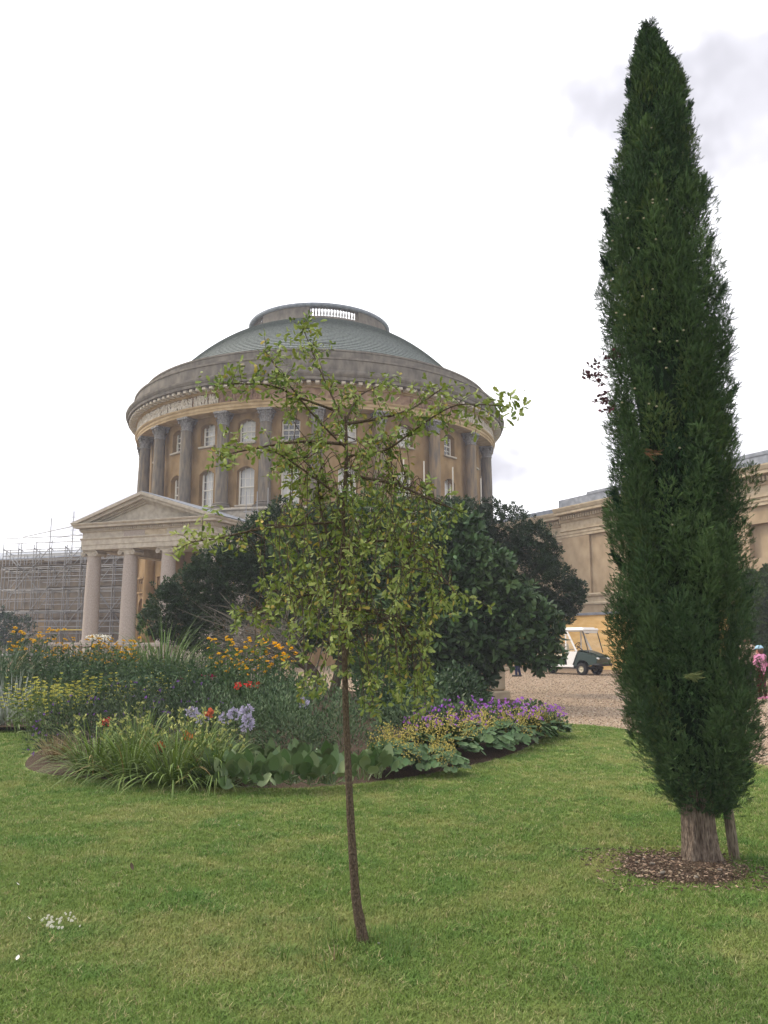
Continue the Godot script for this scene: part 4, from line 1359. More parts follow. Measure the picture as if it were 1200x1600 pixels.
# ---------------------------------------------------------------- golf cart
func cart() -> void:
	var white := plain("cart_white", Color(0.74, 0.73, 0.71), 0.45)
	var green := plain("cart_green", Color(0.018, 0.04, 0.034), 0.3, 0.5)
	var black := plain("cart_black", Color(0.02, 0.02, 0.021), 0.6)
	var rubber := plain("tyre_rubber", Color(0.028, 0.027, 0.026), 0.85, 0.2)
	var cream := plain("cart_cream", Color(0.58, 0.53, 0.40), 0.6)
	var seatg := plain("cart_seat_green", Color(0.10, 0.155, 0.12), 0.7)
	var lampm := plain("lamp_glass", Color(0.72, 0.72, 0.70), 0.15, 0.6)
	var clear := plain("cart_screen", Color(0.9, 0.9, 0.88), 0.04, 0.5)
	clear.transparency = BaseMaterial3D.TRANSPARENCY_ALPHA
	clear.albedo_color.a = 0.1
	var ang := deg_to_rad(-50.0)
	var foot := on_ground(911, 1054)
	var off := Basis(Vector3.UP, ang) * Vector3(0, 0, 0.5)
	var o := thing("golf_cart", "dark green and white golf cart with a white canopy parked on the gravel", "golf cart", foot - off + Vector3(0, -0.028, 0), ang)
	o.scale = Vector3.ONE * 1.05
	# wheels
	var st := tool_()
	var roll := Transform3D(Basis(Vector3(1, 0, 0), Vector3(0, 0, 1), Vector3(0, -1, 0)), Vector3.ZERO)
	lathe(st, [Vector2(0.13, -0.1), Vector2(0.21, -0.105), Vector2(0.24, -0.085), Vector2(0.25, -0.05), Vector2(0.25, 0.05), Vector2(0.24, 0.085), Vector2(0.21, 0.105), Vector2(0.13, 0.1)], 28, roll)
	for k in 28:
		var a := TAU * k / 28
		box(st, Transform3D(Basis(Vector3.BACK, a), Vector3(-sin(a), cos(a), 0) * 0.249), Vector3(0.022, 0.012, 0.17))
	var tyre := done(st)
	st = tool_()
	lathe(st, [Vector2(0.135, -0.09), Vector2(0.14, 0.08), Vector2(0.13, 0.095), Vector2(0.115, 0.06), Vector2(0.0, 0.05)], 24, roll)
	lathe(st, [Vector2(0.045, 0.05), Vector2(0.04, 0.08), Vector2(0.0, 0.085)], 14, roll)
	for k in 5:
		var a := TAU * k / 5
		box(st, Transform3D(Basis(Vector3.BACK, a), Vector3(-sin(a), cos(a), 0) * 0.08 + Vector3(0, 0, 0.062)), Vector3(0.035, 0.075, 0.022), 0.005)
	var rim := done(st)
	for x in [0.0, -2.35]:
		for z in [0.5, -0.5]:
			var xf := Transform3D(Basis(Vector3.UP, 0.0 if z > 0 else PI), Vector3(x, 0.25, z))
			var w := part("wheel", tyre, rubber, o, xf)
			part("rim", rim, cream, w)
	# cowl
	st = tool_()
	var cow := PackedVector2Array([Vector2(-0.42, 0.36), Vector2(-0.42, 0.98), Vector2(-0.3, 1.0), Vector2(0.25, 0.9), Vector2(0.62, 0.78), Vector2(0.72, 0.68), Vector2(0.72, 0.5), Vector2(0.62, 0.42), Vector2(0.3, 0.42), Vector2(0.26, 0.52), Vector2(0.16, 0.6), Vector2(0.0, 0.63), Vector2(-0.16, 0.6), Vector2(-0.26, 0.52), Vector2(-0.31, 0.36)])
	prism(st, cow, -0.5, 0.5)
	var cw := part("cowl", done(st), green, o)
	st = tool_()
	var dome := []
	for i in 7:
		var t := i / 6.0
		dome.append(Vector2(lerpf(-0.3, 0.66, t), 1.005 - 0.24 * t * t + 0.015))
	for i in 6:
		var a: Vector2 = dome[i]
		var b: Vector2 = dome[i + 1]
		box(st, Transform3D(Basis(Vector3.BACK, atan2(b.y - a.y, b.x - a.x)), Vector3((a.x + b.x) / 2, (a.y + b.y) / 2, 0)), Vector3(a.distance_to(b) + 0.012, 0.03, 0.7 - 0.05 * i), 0.008)
	part("bonnet_panel", done(st), green, cw)
	for z in [-0.36, 0.36]:
		st = tool_()
		nets(st, [[Vector3(0.67, 0.68, z - 0.05), Vector3(0.67, 0.68, z + 0.05), 0.055, 0.055]], 0.018, 0.01)
		part("headlight", done(st), lampm, o)
	st = tool_()
	nets(st, [[Vector3(0.78, 0.44, -0.42), Vector3(0.78, 0.44, 0.42), 0.06, 0.06], [Vector3(0.78, 0.44, 0.42), Vector3(0.55, 0.44, 0.5), 0.06, 0.05], [Vector3(0.78, 0.44, -0.42), Vector3(0.55, 0.44, -0.5), 0.06, 0.05]], 0.025, 0.02)
	part("bumper", done(st), black, o)
	st = tool_()
	bx(st, Vector3(-1.1, 0.3, 0), Vector3(3.2, 0.1, 0.6), 0.02)
	tube(st, [Vector3(0, 0.25, -0.45), Vector3(0, 0.25, 0.45)], [0.035, 0.035], 8)
	tube(st, [Vector3(-2.35, 0.25, -0.45), Vector3(-2.35, 0.25, 0.45)], [0.045, 0.045], 8)
	part("chassis", done(st), black, o)
	for z in [-0.52, 0.52]:
		st = tool_()
		bx(st, Vector3(-1.28, 0.36, z), Vector3(1.7, 0.1, 0.06), 0.015)
		part("sill", done(st), white, o)
	st = tool_()
	bx(st, Vector3(-1.3, 0.375, 0), Vector3(1.75, 0.03, 0.96))
	part("floor", done(st), black, o)
	# seats facing forward, cushions and backs
	for s in [[-1.15, 0.42], [-1.95, 0.46]]:
		st = tool_()
		bx(st, Vector3(s[0], 0.56, 0), Vector3(s[1], 0.34, 0.94), 0.03)
		var base_ := part("seat_box", done(st), seatg if s[0] < -1.5 else green, o)
		st = tool_()
		bx(st, Vector3(s[0] + 0.02, 0.79, 0), Vector3(s[1] + 0.04, 0.12, 0.98), 0.04)
		part("cushion", done(st), cream, base_)
		st = tool_()
		box(st, Transform3D(Basis(Vector3.BACK, 0.18), Vector3(s[0] - 0.27, 1.15, 0)), Vector3(0.08, 0.3, 0.94), 0.03)
		part("backrest", done(st), cream, base_)
		for z in [-0.46, 0.46]:
			st = tool_()
			tube(st, curve([Vector3(s[0] + 0.18, 0.82, z), Vector3(s[0] + 0.18, 0.98, z), Vector3(s[0] + 0.08, 1.05, z), Vector3(s[0] - 0.25, 1.05, z)], 4), taper(13, 0.016, 0.016), 6)
			part("hand_rail", done(st), black, base_)
	st = tool_()
	bx(st, Vector3(-2.5, 0.62, 0), Vector3(0.6, 0.4, 0.9), 0.05)
	part("rear_body", done(st), green, o)
	# canopy
	st = tool_()
	bx(st, Vector3(-1.32, 1.88, 0), Vector3(2.95, 0.13, 1.12), 0.05)
	bx(st, Vector3(-1.32, 1.955, 0), Vector3(2.7, 0.06, 0.9), 0.025)
	part("canopy", done(st), white, o)
	for z in [-0.5, 0.5]:
		for p in [[Vector3(0.34, 0.93, z), Vector3(0.08, 1.84, z)], [Vector3(-2.55, 0.8, z), Vector3(-2.6, 1.84, z)]]:
			st = tool_()
			tube(st, p, [0.022, 0.022], 8)
			part("canopy_post", done(st), black if p[0].x > 0 else cream, o)
		st = tool_()
		prism(st, PackedVector2Array([Vector2(-0.82, 1.82), Vector2(-0.82, 0.98), Vector2(-0.76, 0.98), Vector2(-0.76, 1.82)]), z * 1.07 - 0.01, z * 1.07 + 0.01)
		prism(st, PackedVector2Array([Vector2(-0.755, 1.82), Vector2(-0.66, 1.82), Vector2(-0.2, 0.98), Vector2(-0.29, 0.98)]), z * 1.07 - 0.01, z * 1.07 + 0.01)
		prism(st, PackedVector2Array([Vector2(-0.82, 0.975), Vector2(-0.2, 0.975), Vector2(-0.3, 0.8), Vector2(-0.52, 0.33), Vector2(-0.74, 0.33)]), z * 1.07 - 0.01, z * 1.07 + 0.01)
		var sp := part("side_screen", done(st), white, o)
		st = tool_()
		flat(st)
		quad(st, Vector3(-0.75, 0.98, z * 1.07), Vector3(-0.75, 1.8, z * 1.07), Vector3(-0.66, 1.8, z * 1.07), Vector3(-0.29, 0.98, z * 1.07))
		part("clear_panel", done(st), clear, sp)
	st = tool_()
	flat(st)
	quad(st, Vector3(0.34, 0.94, -0.47), Vector3(0.085, 1.82, -0.47), Vector3(0.085, 1.82, 0.47), Vector3(0.34, 0.94, 0.47))
	part("windscreen", done(st), clear, o)
	st = tool_()
	bx(st, Vector3(0.1, 1.79, 0), Vector3(0.05, 0.1, 0.98), 0.01)
	part("windscreen_header", done(st), white, o)
	st = tool_()
	bx(st, Vector3(-0.02, 1.74, 0.05), Vector3(0.04, 0.07, 0.22), 0.015)
	part("rear_mirror", done(st), black, o)
	st = tool_()
	tube(st, [Vector3(-0.02, 0.93, 0.22), Vector3(-0.42, 1.2, 0.22)], [0.025, 0.02], 8)
	var sc := part("steering_column", done(st), black, o)
	st = tool_()
	var hoop := []
	var hb := aim(Vector3(-0.4, 0.27, 0))
	for k in 21:
		var a := TAU * k / 20
		hoop.append(Vector3(-0.43, 1.21, 0.22) + hb * Vector3(cos(a) * 0.17, 0, sin(a) * 0.17))
	tube(st, hoop, taper(21, 0.015, 0.015), 6)
	for k in 3:
		var a := TAU * k / 3
		tube(st, [Vector3(-0.42, 1.2, 0.22), Vector3(-0.43, 1.21, 0.22) + hb * Vector3(cos(a) * 0.16, 0, sin(a) * 0.16)], [0.014, 0.012], 5)
	part("steering_wheel", done(st), black, sc)

# ---------------------------------------------------------------- people
func hand_caps(w: Vector3, fwd: Vector3, across: Vector3, down: Vector3, s: float) -> Array:
	# palm and five curled fingers; fwd is where the fingers point, across runs to the little finger, down is the palm's side
	var out := [[w, w + fwd * 0.085 * s - across * 0.02 * s, 0.021 * s, 0.024 * s], [w, w + fwd * 0.08 * s + across * 0.022 * s, 0.021 * s, 0.021 * s]]
	var lens := [0.07, 0.08, 0.074, 0.056]
	for i in 4:
		var b := w + fwd * 0.088 * s + across * (-0.032 + 0.021 * i) * s
		var m: Vector3 = b + (fwd * 0.85 + down * 0.35) * lens[i] * 0.5 * s
		var e: Vector3 = m + (fwd * 0.45 + down * 0.85) * lens[i] * 0.5 * s
		out.append([b, m, 0.0095 * s, 0.009 * s])
		out.append([m, e, 0.009 * s, 0.008 * s])
	var tb := w + fwd * 0.025 * s - across * 0.03 * s
	var tm := tb + (fwd * 0.6 - across * 0.75) * 0.04 * s
	out.append([tb, tm, 0.013 * s, 0.011 * s])
	out.append([tm, tm + (fwd * 0.9 + down * 0.4) * 0.032 * s, 0.011 * s, 0.009 * s])
	return out

func person(label: String, at_: Vector3, turn: float, h: float, look: Dictionary) -> Node3D:
	var o := thing("person", label, "person", at_, turn)
	var skin := plain("skin", Color(0.46, 0.27, 0.19), 0.55)
	var hs: float = look.get("head", 1.0)
	# joints, feet on the ground, facing +z
	var J := {}
	for s in [-1, 1]:
		J["hip%d" % s] = Vector3(0.052 * s, 0.52, 0) * h
		J["knee%d" % s] = Vector3(0.056 * s, 0.285, 0.012 + 0.02 * s * look.get("step", 0.0)) * h
		J["ank%d" % s] = Vector3(0.058 * s, 0.045, -0.012 + 0.07 * s * look.get("step", 0.0)) * h
		J["toe%d" % s] = J["ank%d" % s] + Vector3(0.012 * s, -0.027, 0.085) * h
		J["sho%d" % s] = Vector3(0.105 * s, 0.805, 0) * h
		J["elb%d" % s] = Vector3(0.15 * s, 0.645, -0.005) * h
		J["wri%d" % s] = (Vector3(0.165 * s, 0.50, 0.035) if look.get("arms", "down") == "down" else Vector3(0.06 * s, 0.70, 0.15)) * h
	var neck := Vector3(0, 0.855, 0.0) * h
	var head := Vector3(0, 0.925 + 0.01 * (hs - 1.0), 0.012) * h
	var hr := 0.058 * h * hs
	var torso := [[Vector3(0, 0.54, 0) * h, Vector3(0, 0.62, 0) * h, 0.082 * h, 0.075 * h], [Vector3(0, 0.62, 0) * h, Vector3(0, 0.76, 0) * h, 0.075 * h, 0.085 * h], [J["sho-1"] + Vector3(0.02, -0.01, 0) * h, J["sho1"] + Vector3(-0.02, -0.01, 0) * h, 0.052 * h, 0.052 * h]]
	var legs := []
	var arms := []
	var feet := []
	for s in [-1, 1]:
		legs.append([J["hip%d" % s], J["knee%d" % s], 0.062 * h, 0.04 * h])
		legs.append([J["knee%d" % s], J["ank%d" % s], 0.038 * h, 0.023 * h])
		arms.append([J["sho%d" % s], J["elb%d" % s], 0.035 * h, 0.026 * h])
		arms.append([J["elb%d" % s], J["wri%d" % s], 0.026 * h, 0.017 * h])
		feet.append([J["ank%d" % s] + Vector3(0, -0.022, -0.012) * h, J["toe%d" % s], 0.026 * h, 0.02 * h])
	var body := torso + legs + arms + feet + [[neck - Vector3(0, 0.04, 0) * h, head, 0.03 * h, 0.03 * h]]
	var st := tool_()
	nets(st, body, 0.016, 0.03)
	# head with brow, nose, mouth, chin and ears
	var f := head
	nets(st, [[f + Vector3(0, 0.25, -0.1) * hr, f + Vector3(0, 0.1, 0.05) * hr, hr, hr * 0.95], [f + Vector3(0, -0.4, 0.2) * hr, f + Vector3(0, -0.78, 0.38) * hr, hr * 0.68, hr * 0.42], [f + Vector3(0, 0.02, 0.98) * hr, f + Vector3(0, -0.3, 1.12) * hr, hr * 0.1, hr * 0.16], [f + Vector3(-0.18, -0.62, 0.86) * hr, f + Vector3(0.18, -0.62, 0.86) * hr, hr * 0.1, hr * 0.1], [f + Vector3(0.98, -0.1, -0.1) * hr, f + Vector3(0.98, 0.2, -0.15) * hr, hr * 0.14, hr * 0.2], [f + Vector3(-0.98, -0.1, -0.1) * hr, f + Vector3(-0.98, 0.2, -0.15) * hr, hr * 0.14, hr * 0.2], [f + Vector3(-0.5, 0.22, 0.84) * hr, f + Vector3(0.5, 0.22, 0.84) * hr, hr * 0.14, hr * 0.14], [f + Vector3(0, -0.9, 0.0) * hr, f - Vector3(0, 1.2, 0.1) * hr, hr * 0.5, hr * 0.5]], hr * 0.11, hr * 0.25)
	for s in [-1, 1]:
		var fw: Vector3 = (J["wri%d" % s] - J["elb%d" % s]).normalized()
		var ac := Vector3(0, 0, -1) if look.get("arms", "down") == "down" else Vector3.DOWN
		ac = (ac - fw * ac.dot(fw)).normalized()
		nets(st, hand_caps(J["wri%d" % s], fw, ac, Vector3(-s, 0, 0), h / 1.75), 0.005, 0.012)
	part("body", done(st), skin, o)
	st = tool_()
	for s in [-1, 1]:
		nets(st, [[f + Vector3(0.36 * s, 0.02, 0.86) * hr, f + Vector3(0.4 * s, 0.02, 0.86) * hr, hr * 0.12, hr * 0.12]], hr * 0.05, 0.002)
	part("eyes", done(st), M.cart_black, o)
	var grow := func(caps: Array, by: float) -> Array: return caps.map(func(c): return [c[0], c[1], c[2] + by, c[3] + by])
	st = tool_()
	var top_caps: Array = torso.duplicate()
	for c in arms: top_caps.append(c)
	nets(st, grow.call(top_caps, 0.014), 0.016, 0.03)
	part("top", done(st), look.top, o)
	st = tool_()
	var lc: Array = legs.duplicate()
	lc.append([Vector3(0, 0.535, 0) * h, Vector3(0, 0.57, 0) * h, 0.08 * h, 0.075 * h])
	nets(st, grow.call(lc, 0.008), 0.014, 0.02)
	part("trousers", done(st), look.legs, o)
	st = tool_()
	nets(st, grow.call(feet, 0.008), 0.011, 0.01)
	part("shoes", done(st), look.shoes, o)
	st = tool_()
	nets(st, [[f + Vector3(0, 0.35, -0.2) * hr, f + Vector3(0, 0.25, -0.25) * hr, hr * 1.04, hr * 1.04], [f + Vector3(0, 0.0, -0.45) * hr, f + Vector3(0, -0.7, -0.55) * hr, hr * 0.8, hr * 0.5]], hr * 0.12, hr * 0.2)
	part("hair", done(st), look.hair, o)
	if look.has("cap"):
		st = tool_()
		lathe(st, [Vector2(1.14, 0.3), Vector2(1.12, 0.6), Vector2(0.98, 0.95), Vector2(0.65, 1.24), Vector2(0.2, 1.36), Vector2(0.0, 1.37)], 18, Transform3D(Basis().scaled(Vector3.ONE * hr), f + Vector3(0, 0.05, -0.1) * hr))
		var bill := PackedVector2Array()
		for k in 9:
			var a := PI * k / 8
			bill.append(Vector2(cos(a) * 0.95, 0.7 + sin(a) * 1.15))
		prism(st, bill, -0.04, 0.04, Transform3D(Basis(Vector3(1, 0, 0), Vector3(0, -0.15, 1), Vector3(0, 1, 0.1)).scaled(Vector3.ONE * hr), f + Vector3(0, 0.4, -0.1) * hr))
		part("cap", done(st), look.cap, o)
	return o

func people() -> void:
	var im := Image.create(32, 32, false, Image.FORMAT_RGB8)
	for j in 32:
		for i in 32:
			var c := Color(0.36, 0.05, 0.10)
			if i % 16 < 6: c = c.lerp(Color(0.06, 0.03, 0.08), 0.6)
			if j % 16 < 6: c = c.lerp(Color(0.06, 0.03, 0.08), 0.6)
			if i % 16 == 11 or j % 16 == 11: c = Color(0.55, 0.3, 0.36)
			im.set_pixel(i, j, c)
	var plaid := plain("plaid_cloth", Color.WHITE, 0.9, 0.1)
	plaid.albedo_texture = ImageTexture.create_from_image(im)
	plaid.uv1_triplanar = true
	plaid.uv1_scale = Vector3(7, 7, 7)
	var pink := plain("pink_cloth", Color(0.62, 0.25, 0.40), 0.9, 0.1)
	var blue := plain("blue_cap_cloth", Color(0.30, 0.46, 0.58), 0.9, 0.1)
	var hair := plain("brown_hair", Color(0.09, 0.05, 0.025), 0.7)
	var navy := plain("navy_cloth", Color(0.02, 0.024, 0.06), 0.9, 0.1)
	var shirt := plain("white_cloth", Color(0.66, 0.67, 0.7), 0.9, 0.1)
	var dark := plain("dark_leather", Color(0.02, 0.018, 0.018), 0.5)
	var beige := plain("beige_cloth", Color(0.42, 0.32, 0.25), 0.9, 0.1)
	var p := on_ground(1192, 1090)
	person("child in a pink top, plaid leggings and pale blue cap on the gravel", Vector3(p.x, -0.03, p.z), PI + 0.5, 1.36, {"top": pink, "legs": plaid, "shoes": pink, "hair": hair, "cap": blue, "arms": "front", "head": 1.2, "step": 0.2})
	p = on_ground(809, 1056)
	person("person in white shirt and navy trousers mostly hidden by the large shrub", Vector3(p.x, -0.03, p.z), -1.9, 1.74, {"top": shirt, "legs": navy, "shoes": dark, "hair": hair, "step": 0.5})
	p = on_ground(1172, 1078)
	person("person in beige almost wholly hidden behind the cypress", Vector3(p.x, -0.03, p.z), 2.2, 1.62, {"top": beige, "legs": dark, "shoes": dark, "hair": hair})

# ---------------------------------------------------------------- shrubs behind the bed
func bush(o: Node3D, blobs: Array, depth: float, lm: Mesh, mat: Material, per: float, cols: Array, up := 0.35, loose := 0.5) -> void:
	# blobs: [x, y, radius] as surveyed; leafy shoots fill the outer part of each lump
	var B := []
	for b in blobs:
		var dz: float = b[3] if b.size() > 3 else 0.0
		var c := at(b[0], b[1], depth + dz)
		B.append([c, b[2] * (depth + dz) / 1270.0])
	var n := FastNoiseLite.new()
	n.seed = int(depth * 100)
	n.frequency = 0.9
	var X := []
	var C := []
	for b in B:
		var r: float = b[1]
		var cnt := int(per * r * r * 12.6)
		for i in cnt:
			var d := rdir()
			if d.z < -0.55: continue
			var k := 1.0 - 0.42 * pow(rng.randf(), 1.7)
			if rng.randf() < 0.09: k = rr(1.0, 1.22)
			k *= 1.0 + 0.16 * n.get_noise_3dv((b[0] + d * r) * 3.0)
			var p: Vector3 = b[0] + d * r * k * Vector3(1, 1, 0.9)
			if p.y < 0.12: continue
			X.append(Transform3D(aim(d + Vector3.UP * up + rdir() * loose, rr(0, TAU)).scaled(Vector3.ONE * rr(0.75, 1.2)), p))
			var t := clampf(0.5 + 0.9 * n.get_noise_3dv(p * 1.3), 0, 1)
			C.append(vary((cols[0] as Color).lerp(cols[1], t), 0.22))
	multi("foliage", lm, mat, o, X, C)

func woody(o: Node, called: String, paths: Array, mat: Material) -> void:
	for q in paths:
		var st := tool_()
		var c := curve(q[0], 4)
		tube(st, c, taper(c.size(), q[1], q[2]), 7)
		part(called, done(st), mat, o)

func shrubs() -> void:
	var small := cluster(11, 0.085, 0.036, 1.1, 0.2, 0.2)
	var big := cluster(7, 0.19, 0.085, 1.35, 0.18, 0.7, [0.55, 1.0, 0.8])
	var mid := cluster(9, 0.12, 0.055, 1.15, 0.2, 0.4)
	# dark evergreen on the left
	var a := thing("evergreen_shrub", "dark rounded evergreen shrub in front of the porch", "shrub")
	bush(a, [[345, 900, 44], [395, 862, 44], [430, 838, 42], [275, 958, 44], [240, 972, 20], [310, 930, 46], [385, 920, 52], [445, 900, 58], [330, 985, 36], [300, 980, 30], [441, 792, 12]], 21.5, small, M.leaf_gloss, 95, [Color(0.022, 0.044, 0.018), Color(0.048, 0.082, 0.03)])
	woody(a, "trunk", [[[at(352, 1085, 21.5), at(350, 1020, 21.6), at(380, 950, 21.8)], 0.09, 0.05], [[at(303, 1080, 21.5), at(302, 1030, 21.6), at(310, 960, 21.8)], 0.05, 0.03]], M.grey_bark)
	# behind the young tree
	var b := thing("tall_laurel", "broad green shrub right behind the young tree", "shrub")
	bush(b, [[490, 860, 62], [560, 850, 70], [520, 930, 72], [610, 900, 72], [575, 985, 62], [480, 960, 50], [640, 830, 46], [600, 1040, 40, -1.0]], 20.5, mid, M.leaf_gloss, 70, [Color(0.028, 0.06, 0.022), Color(0.085, 0.14, 0.042)])
	woody(b, "trunk", [[[at(505, 1085, 20.3), at(480, 1040, 20.3), at(420, 1012, 20.4), at(380, 990, 20.8)], 0.16, 0.08], [[at(520, 1090, 20), at(540, 1000, 20.3), at(560, 900, 20.5)], 0.13, 0.06], [[at(580, 1090, 20), at(600, 1000, 20.3), at(610, 900, 20.5)], 0.10, 0.05]], M.sapling_bark)
	# drooping big-leaved shrub
	var c := thing("large_leaved_shrub", "dark drooping large-leaved shrub spreading over the drive", "shrub")
	bush(c, [[690, 890, 62], [745, 905, 56], [665, 960, 66], [735, 965, 62], [790, 965, 52], [826, 985, 40], [705, 835, 36], [650, 1030, 46, 0.5], [705, 1030, 46, 0.4], [848, 1012, 26], [838, 1020, 18], [640, 880, 44], [738, 1050, 30, 0.6], [775, 1000, 30]], 19.0, big, M.leaf_gloss, 34, [Color(0.024, 0.052, 0.02), Color(0.07, 0.122, 0.04)], -0.15, 0.55)
	woody(c, "trunk", [[[at(715, 1105, 19.3), at(720, 1040, 19.3), at(735, 960, 19.3)], 0.12, 0.06], [[at(690, 1105, 19.3), at(680, 1030, 19.3), at(660, 950, 19.3)], 0.1, 0.05]], M.sapling_bark)
	# dense evergreen beyond it
	var d := thing("holm_oak", "dense blackish evergreen tree reaching out towards the wing wall", "tree")
	bush(d, [[720, 822, 42], [780, 838, 50], [832, 852, 34], [815, 895, 52], [862, 862, 13], [858, 925, 44], [890, 932, 22], [905, 920, 11], [848, 962, 32], [812, 945, 40], [745, 870, 50], [690, 812, 26], [880, 955, 16]], 24.0, small, M.leaf_gloss, 90, [Color(0.016, 0.034, 0.017), Color(0.036, 0.065, 0.026)], 0.4, 0.4)
	woody(d, "trunk", [[[at(770, 1075, 24.5), at(775, 1000, 24.5), at(790, 900, 24.5)], 0.16, 0.09]], M.sapling_bark)
	# bare twiggy shrub
	var e := thing("bare_twiggy_shrub", "leafless grey twiggy shrub in front of the dark evergreen", "shrub")
	var st := tool_()
	for i in 130:
		var o := Vector2(rr(380, 470), rr(985, 1040))
		var ang := rr(2.2, 4.0) if rng.randf() < 0.75 else rr(0.8, 2.2)
		var L := rr(50, 130)
		var z := 17.0 + rr(-0.9, 0.9)
		var p1 := o + Vector2(cos(ang), -sin(ang) * 0.9) * L * 0.5 + Vector2(rr(-12, 12), rr(-12, 12))
		var p2 := p1 + Vector2(cos(ang + rr(-0.5, 0.5)), -sin(ang) * 0.7 + rr(-0.3, 0.5)) * L * 0.5
		var pts := curve([at(o.x, o.y, z), at(p1.x, p1.y, z + rr(-0.4, 0.4)), at(p2.x, p2.y, z + rr(-0.6, 0.6))], 4)
		tube(st, pts, taper(pts.size(), rr(0.008, 0.013), 0.003), 4, false)
		for k in 3:
			var q: Vector3 = pts[3 + k]
			tube(st, [q, q + (rdir() + Vector3(-0.5, 0.3, 0)) * rr(0.1, 0.3)], [0.005, 0.002], 3, false)
	part("twigs", done(st), M.grey_bark, e).set_meta("kind", "stuff")
	woody(e, "stem", [[[at(432, 1080, 16.8), at(415, 1045, 16.9), at(395, 1018, 17), at(370, 1000, 17.1)], 0.035, 0.015], [[at(445, 1082, 16.9), at(440, 1040, 17), at(430, 1010, 17)], 0.03, 0.014], [[at(470, 1085, 17.1), at(478, 1040, 17), at(465, 1000, 17.1)], 0.032, 0.014], [[at(425, 1078, 17), at(400, 1055, 17.2), at(370, 1030, 17.2), at(330, 1000, 17.2)], 0.03, 0.01], [[at(455, 1078, 17.2), at(490, 1050, 17.2), at(505, 1010, 17.2)], 0.028, 0.012]], M.grey_bark)
	# dark hedge beyond the scaffolding foot
	var g := thing("dark_hedge", "dark clipped hedge behind the foot of the scaffolding", "hedge")
	bush(g, [[0, 985, 26], [28, 988, 24], [-30, 980, 30], [-60, 985, 30]], 58.0, cluster(8, 0.2, 0.1, 1.1), M.leaf_matt, 14, [Color(0.018, 0.045, 0.022), Color(0.03, 0.06, 0.03)])

# ---------------------------------------------------------------- flower border
func clump(called: String, label: String, cat: String, p: Vector3, parts: Array, turn := 0.0, sc := 1.0, group := "") -> Node3D:
	var o := thing(called, label, cat, p, turn, group)
	o.scale = Vector3.ONE * sc
	for q in parts:
		var m := part(q[0], q[1], q[2], o)
		m.set_meta("kind", "stuff")
	return o

func mound(r: Vector3, n: int, len_: float, wid: float, c0: Color, c1: Color, loose := 0.6, up := 0.5) -> ArrayMesh:
	# a low leafy cushion, its leaves set one by one
	var st := tool_()
	for i in n:
		var d := rdir()
		d.y = absf(d.y)
		var k := 1.0 - 0.45 * pow(rng.randf(), 1.6)
		var p := d * k * r * (1.0 + 0.16 * sin(d.x * 7 + d.z * 5))
		st.set_color(vary(c0.lerp(c1, rng.randf()), 0.2))
		leaf(st, Transform3D(aim(d + Vector3.UP * up + rdir() * loose, rr(0, TAU)), p), len_ * rr(0.7, 1.25), wid * rr(0.8, 1.2), 0.2, 0.4, [0.7, 1.0, 0.6])
	return done(st)

func spires(n: int, r: float, h0: float, h1: float, lc: Color, fc: Color, fl: float, whorl := false) -> Array:
	# upright stems with small leaves, and flowers towards the top: [stems, flowers]
	var st := tool_()
	var fs := tool_()
	for i in n:
		var a := rr(0, TAU)
		var q := sqrt(rng.randf()) * r
		var p := Vector3(cos(a) * q, 0, sin(a) * q)
		var h := rr(h0, h1)
		var tip := p + Vector3(cos(a) * 0.22 * h * q / r + rr(-0.05, 0.05), h, sin(a) * 0.22 * h * q / r + rr(-0.05, 0.05))
		st.set_color(vary(lc, 0.2))
		tube(st, [p, p.lerp(tip, 0.5) + Vector3(rr(-0.02, 0.02), 0.03, 0), tip], [0.006, 0.005, 0.003], 3, false)
		for k in int(h * 18):
			var t := rr(0.08, 0.85)
			st.set_color(vary(lc, 0.25))
			leaf(st, Transform3D(aim(Vector3(rr(-1, 1), rr(-0.1, 0.8), rr(-1, 1)), rr(0, TAU)), p.lerp(tip, t)), rr(0.07, 0.13), rr(0.02, 0.035), 0.15, 0.4, [0.9, 0.7])
		if whorl:
			for w in 4:
				var y := 1.0 - 0.11 * w
				for k in 7:
					var b := TAU * k / 7 + w
					fs.set_color(vary(fc, 0.2))
					leaf(fs, Transform3D(aim(Vector3(cos(b), 0.5, sin(b))), p.lerp(tip, y)), fl, fl * 0.5, 0.2, 0.4, [1.0])
		else:
			for k in 10:
				fs.set_color(vary(fc, 0.2))
				leaf(fs, Transform3D(aim(rdir() + Vector3.UP * 0.6), tip + rdir() * fl * 0.5), fl, fl * 0.55, 0.2, 0.4, [1.0])
	return [done(st), done(fs)]

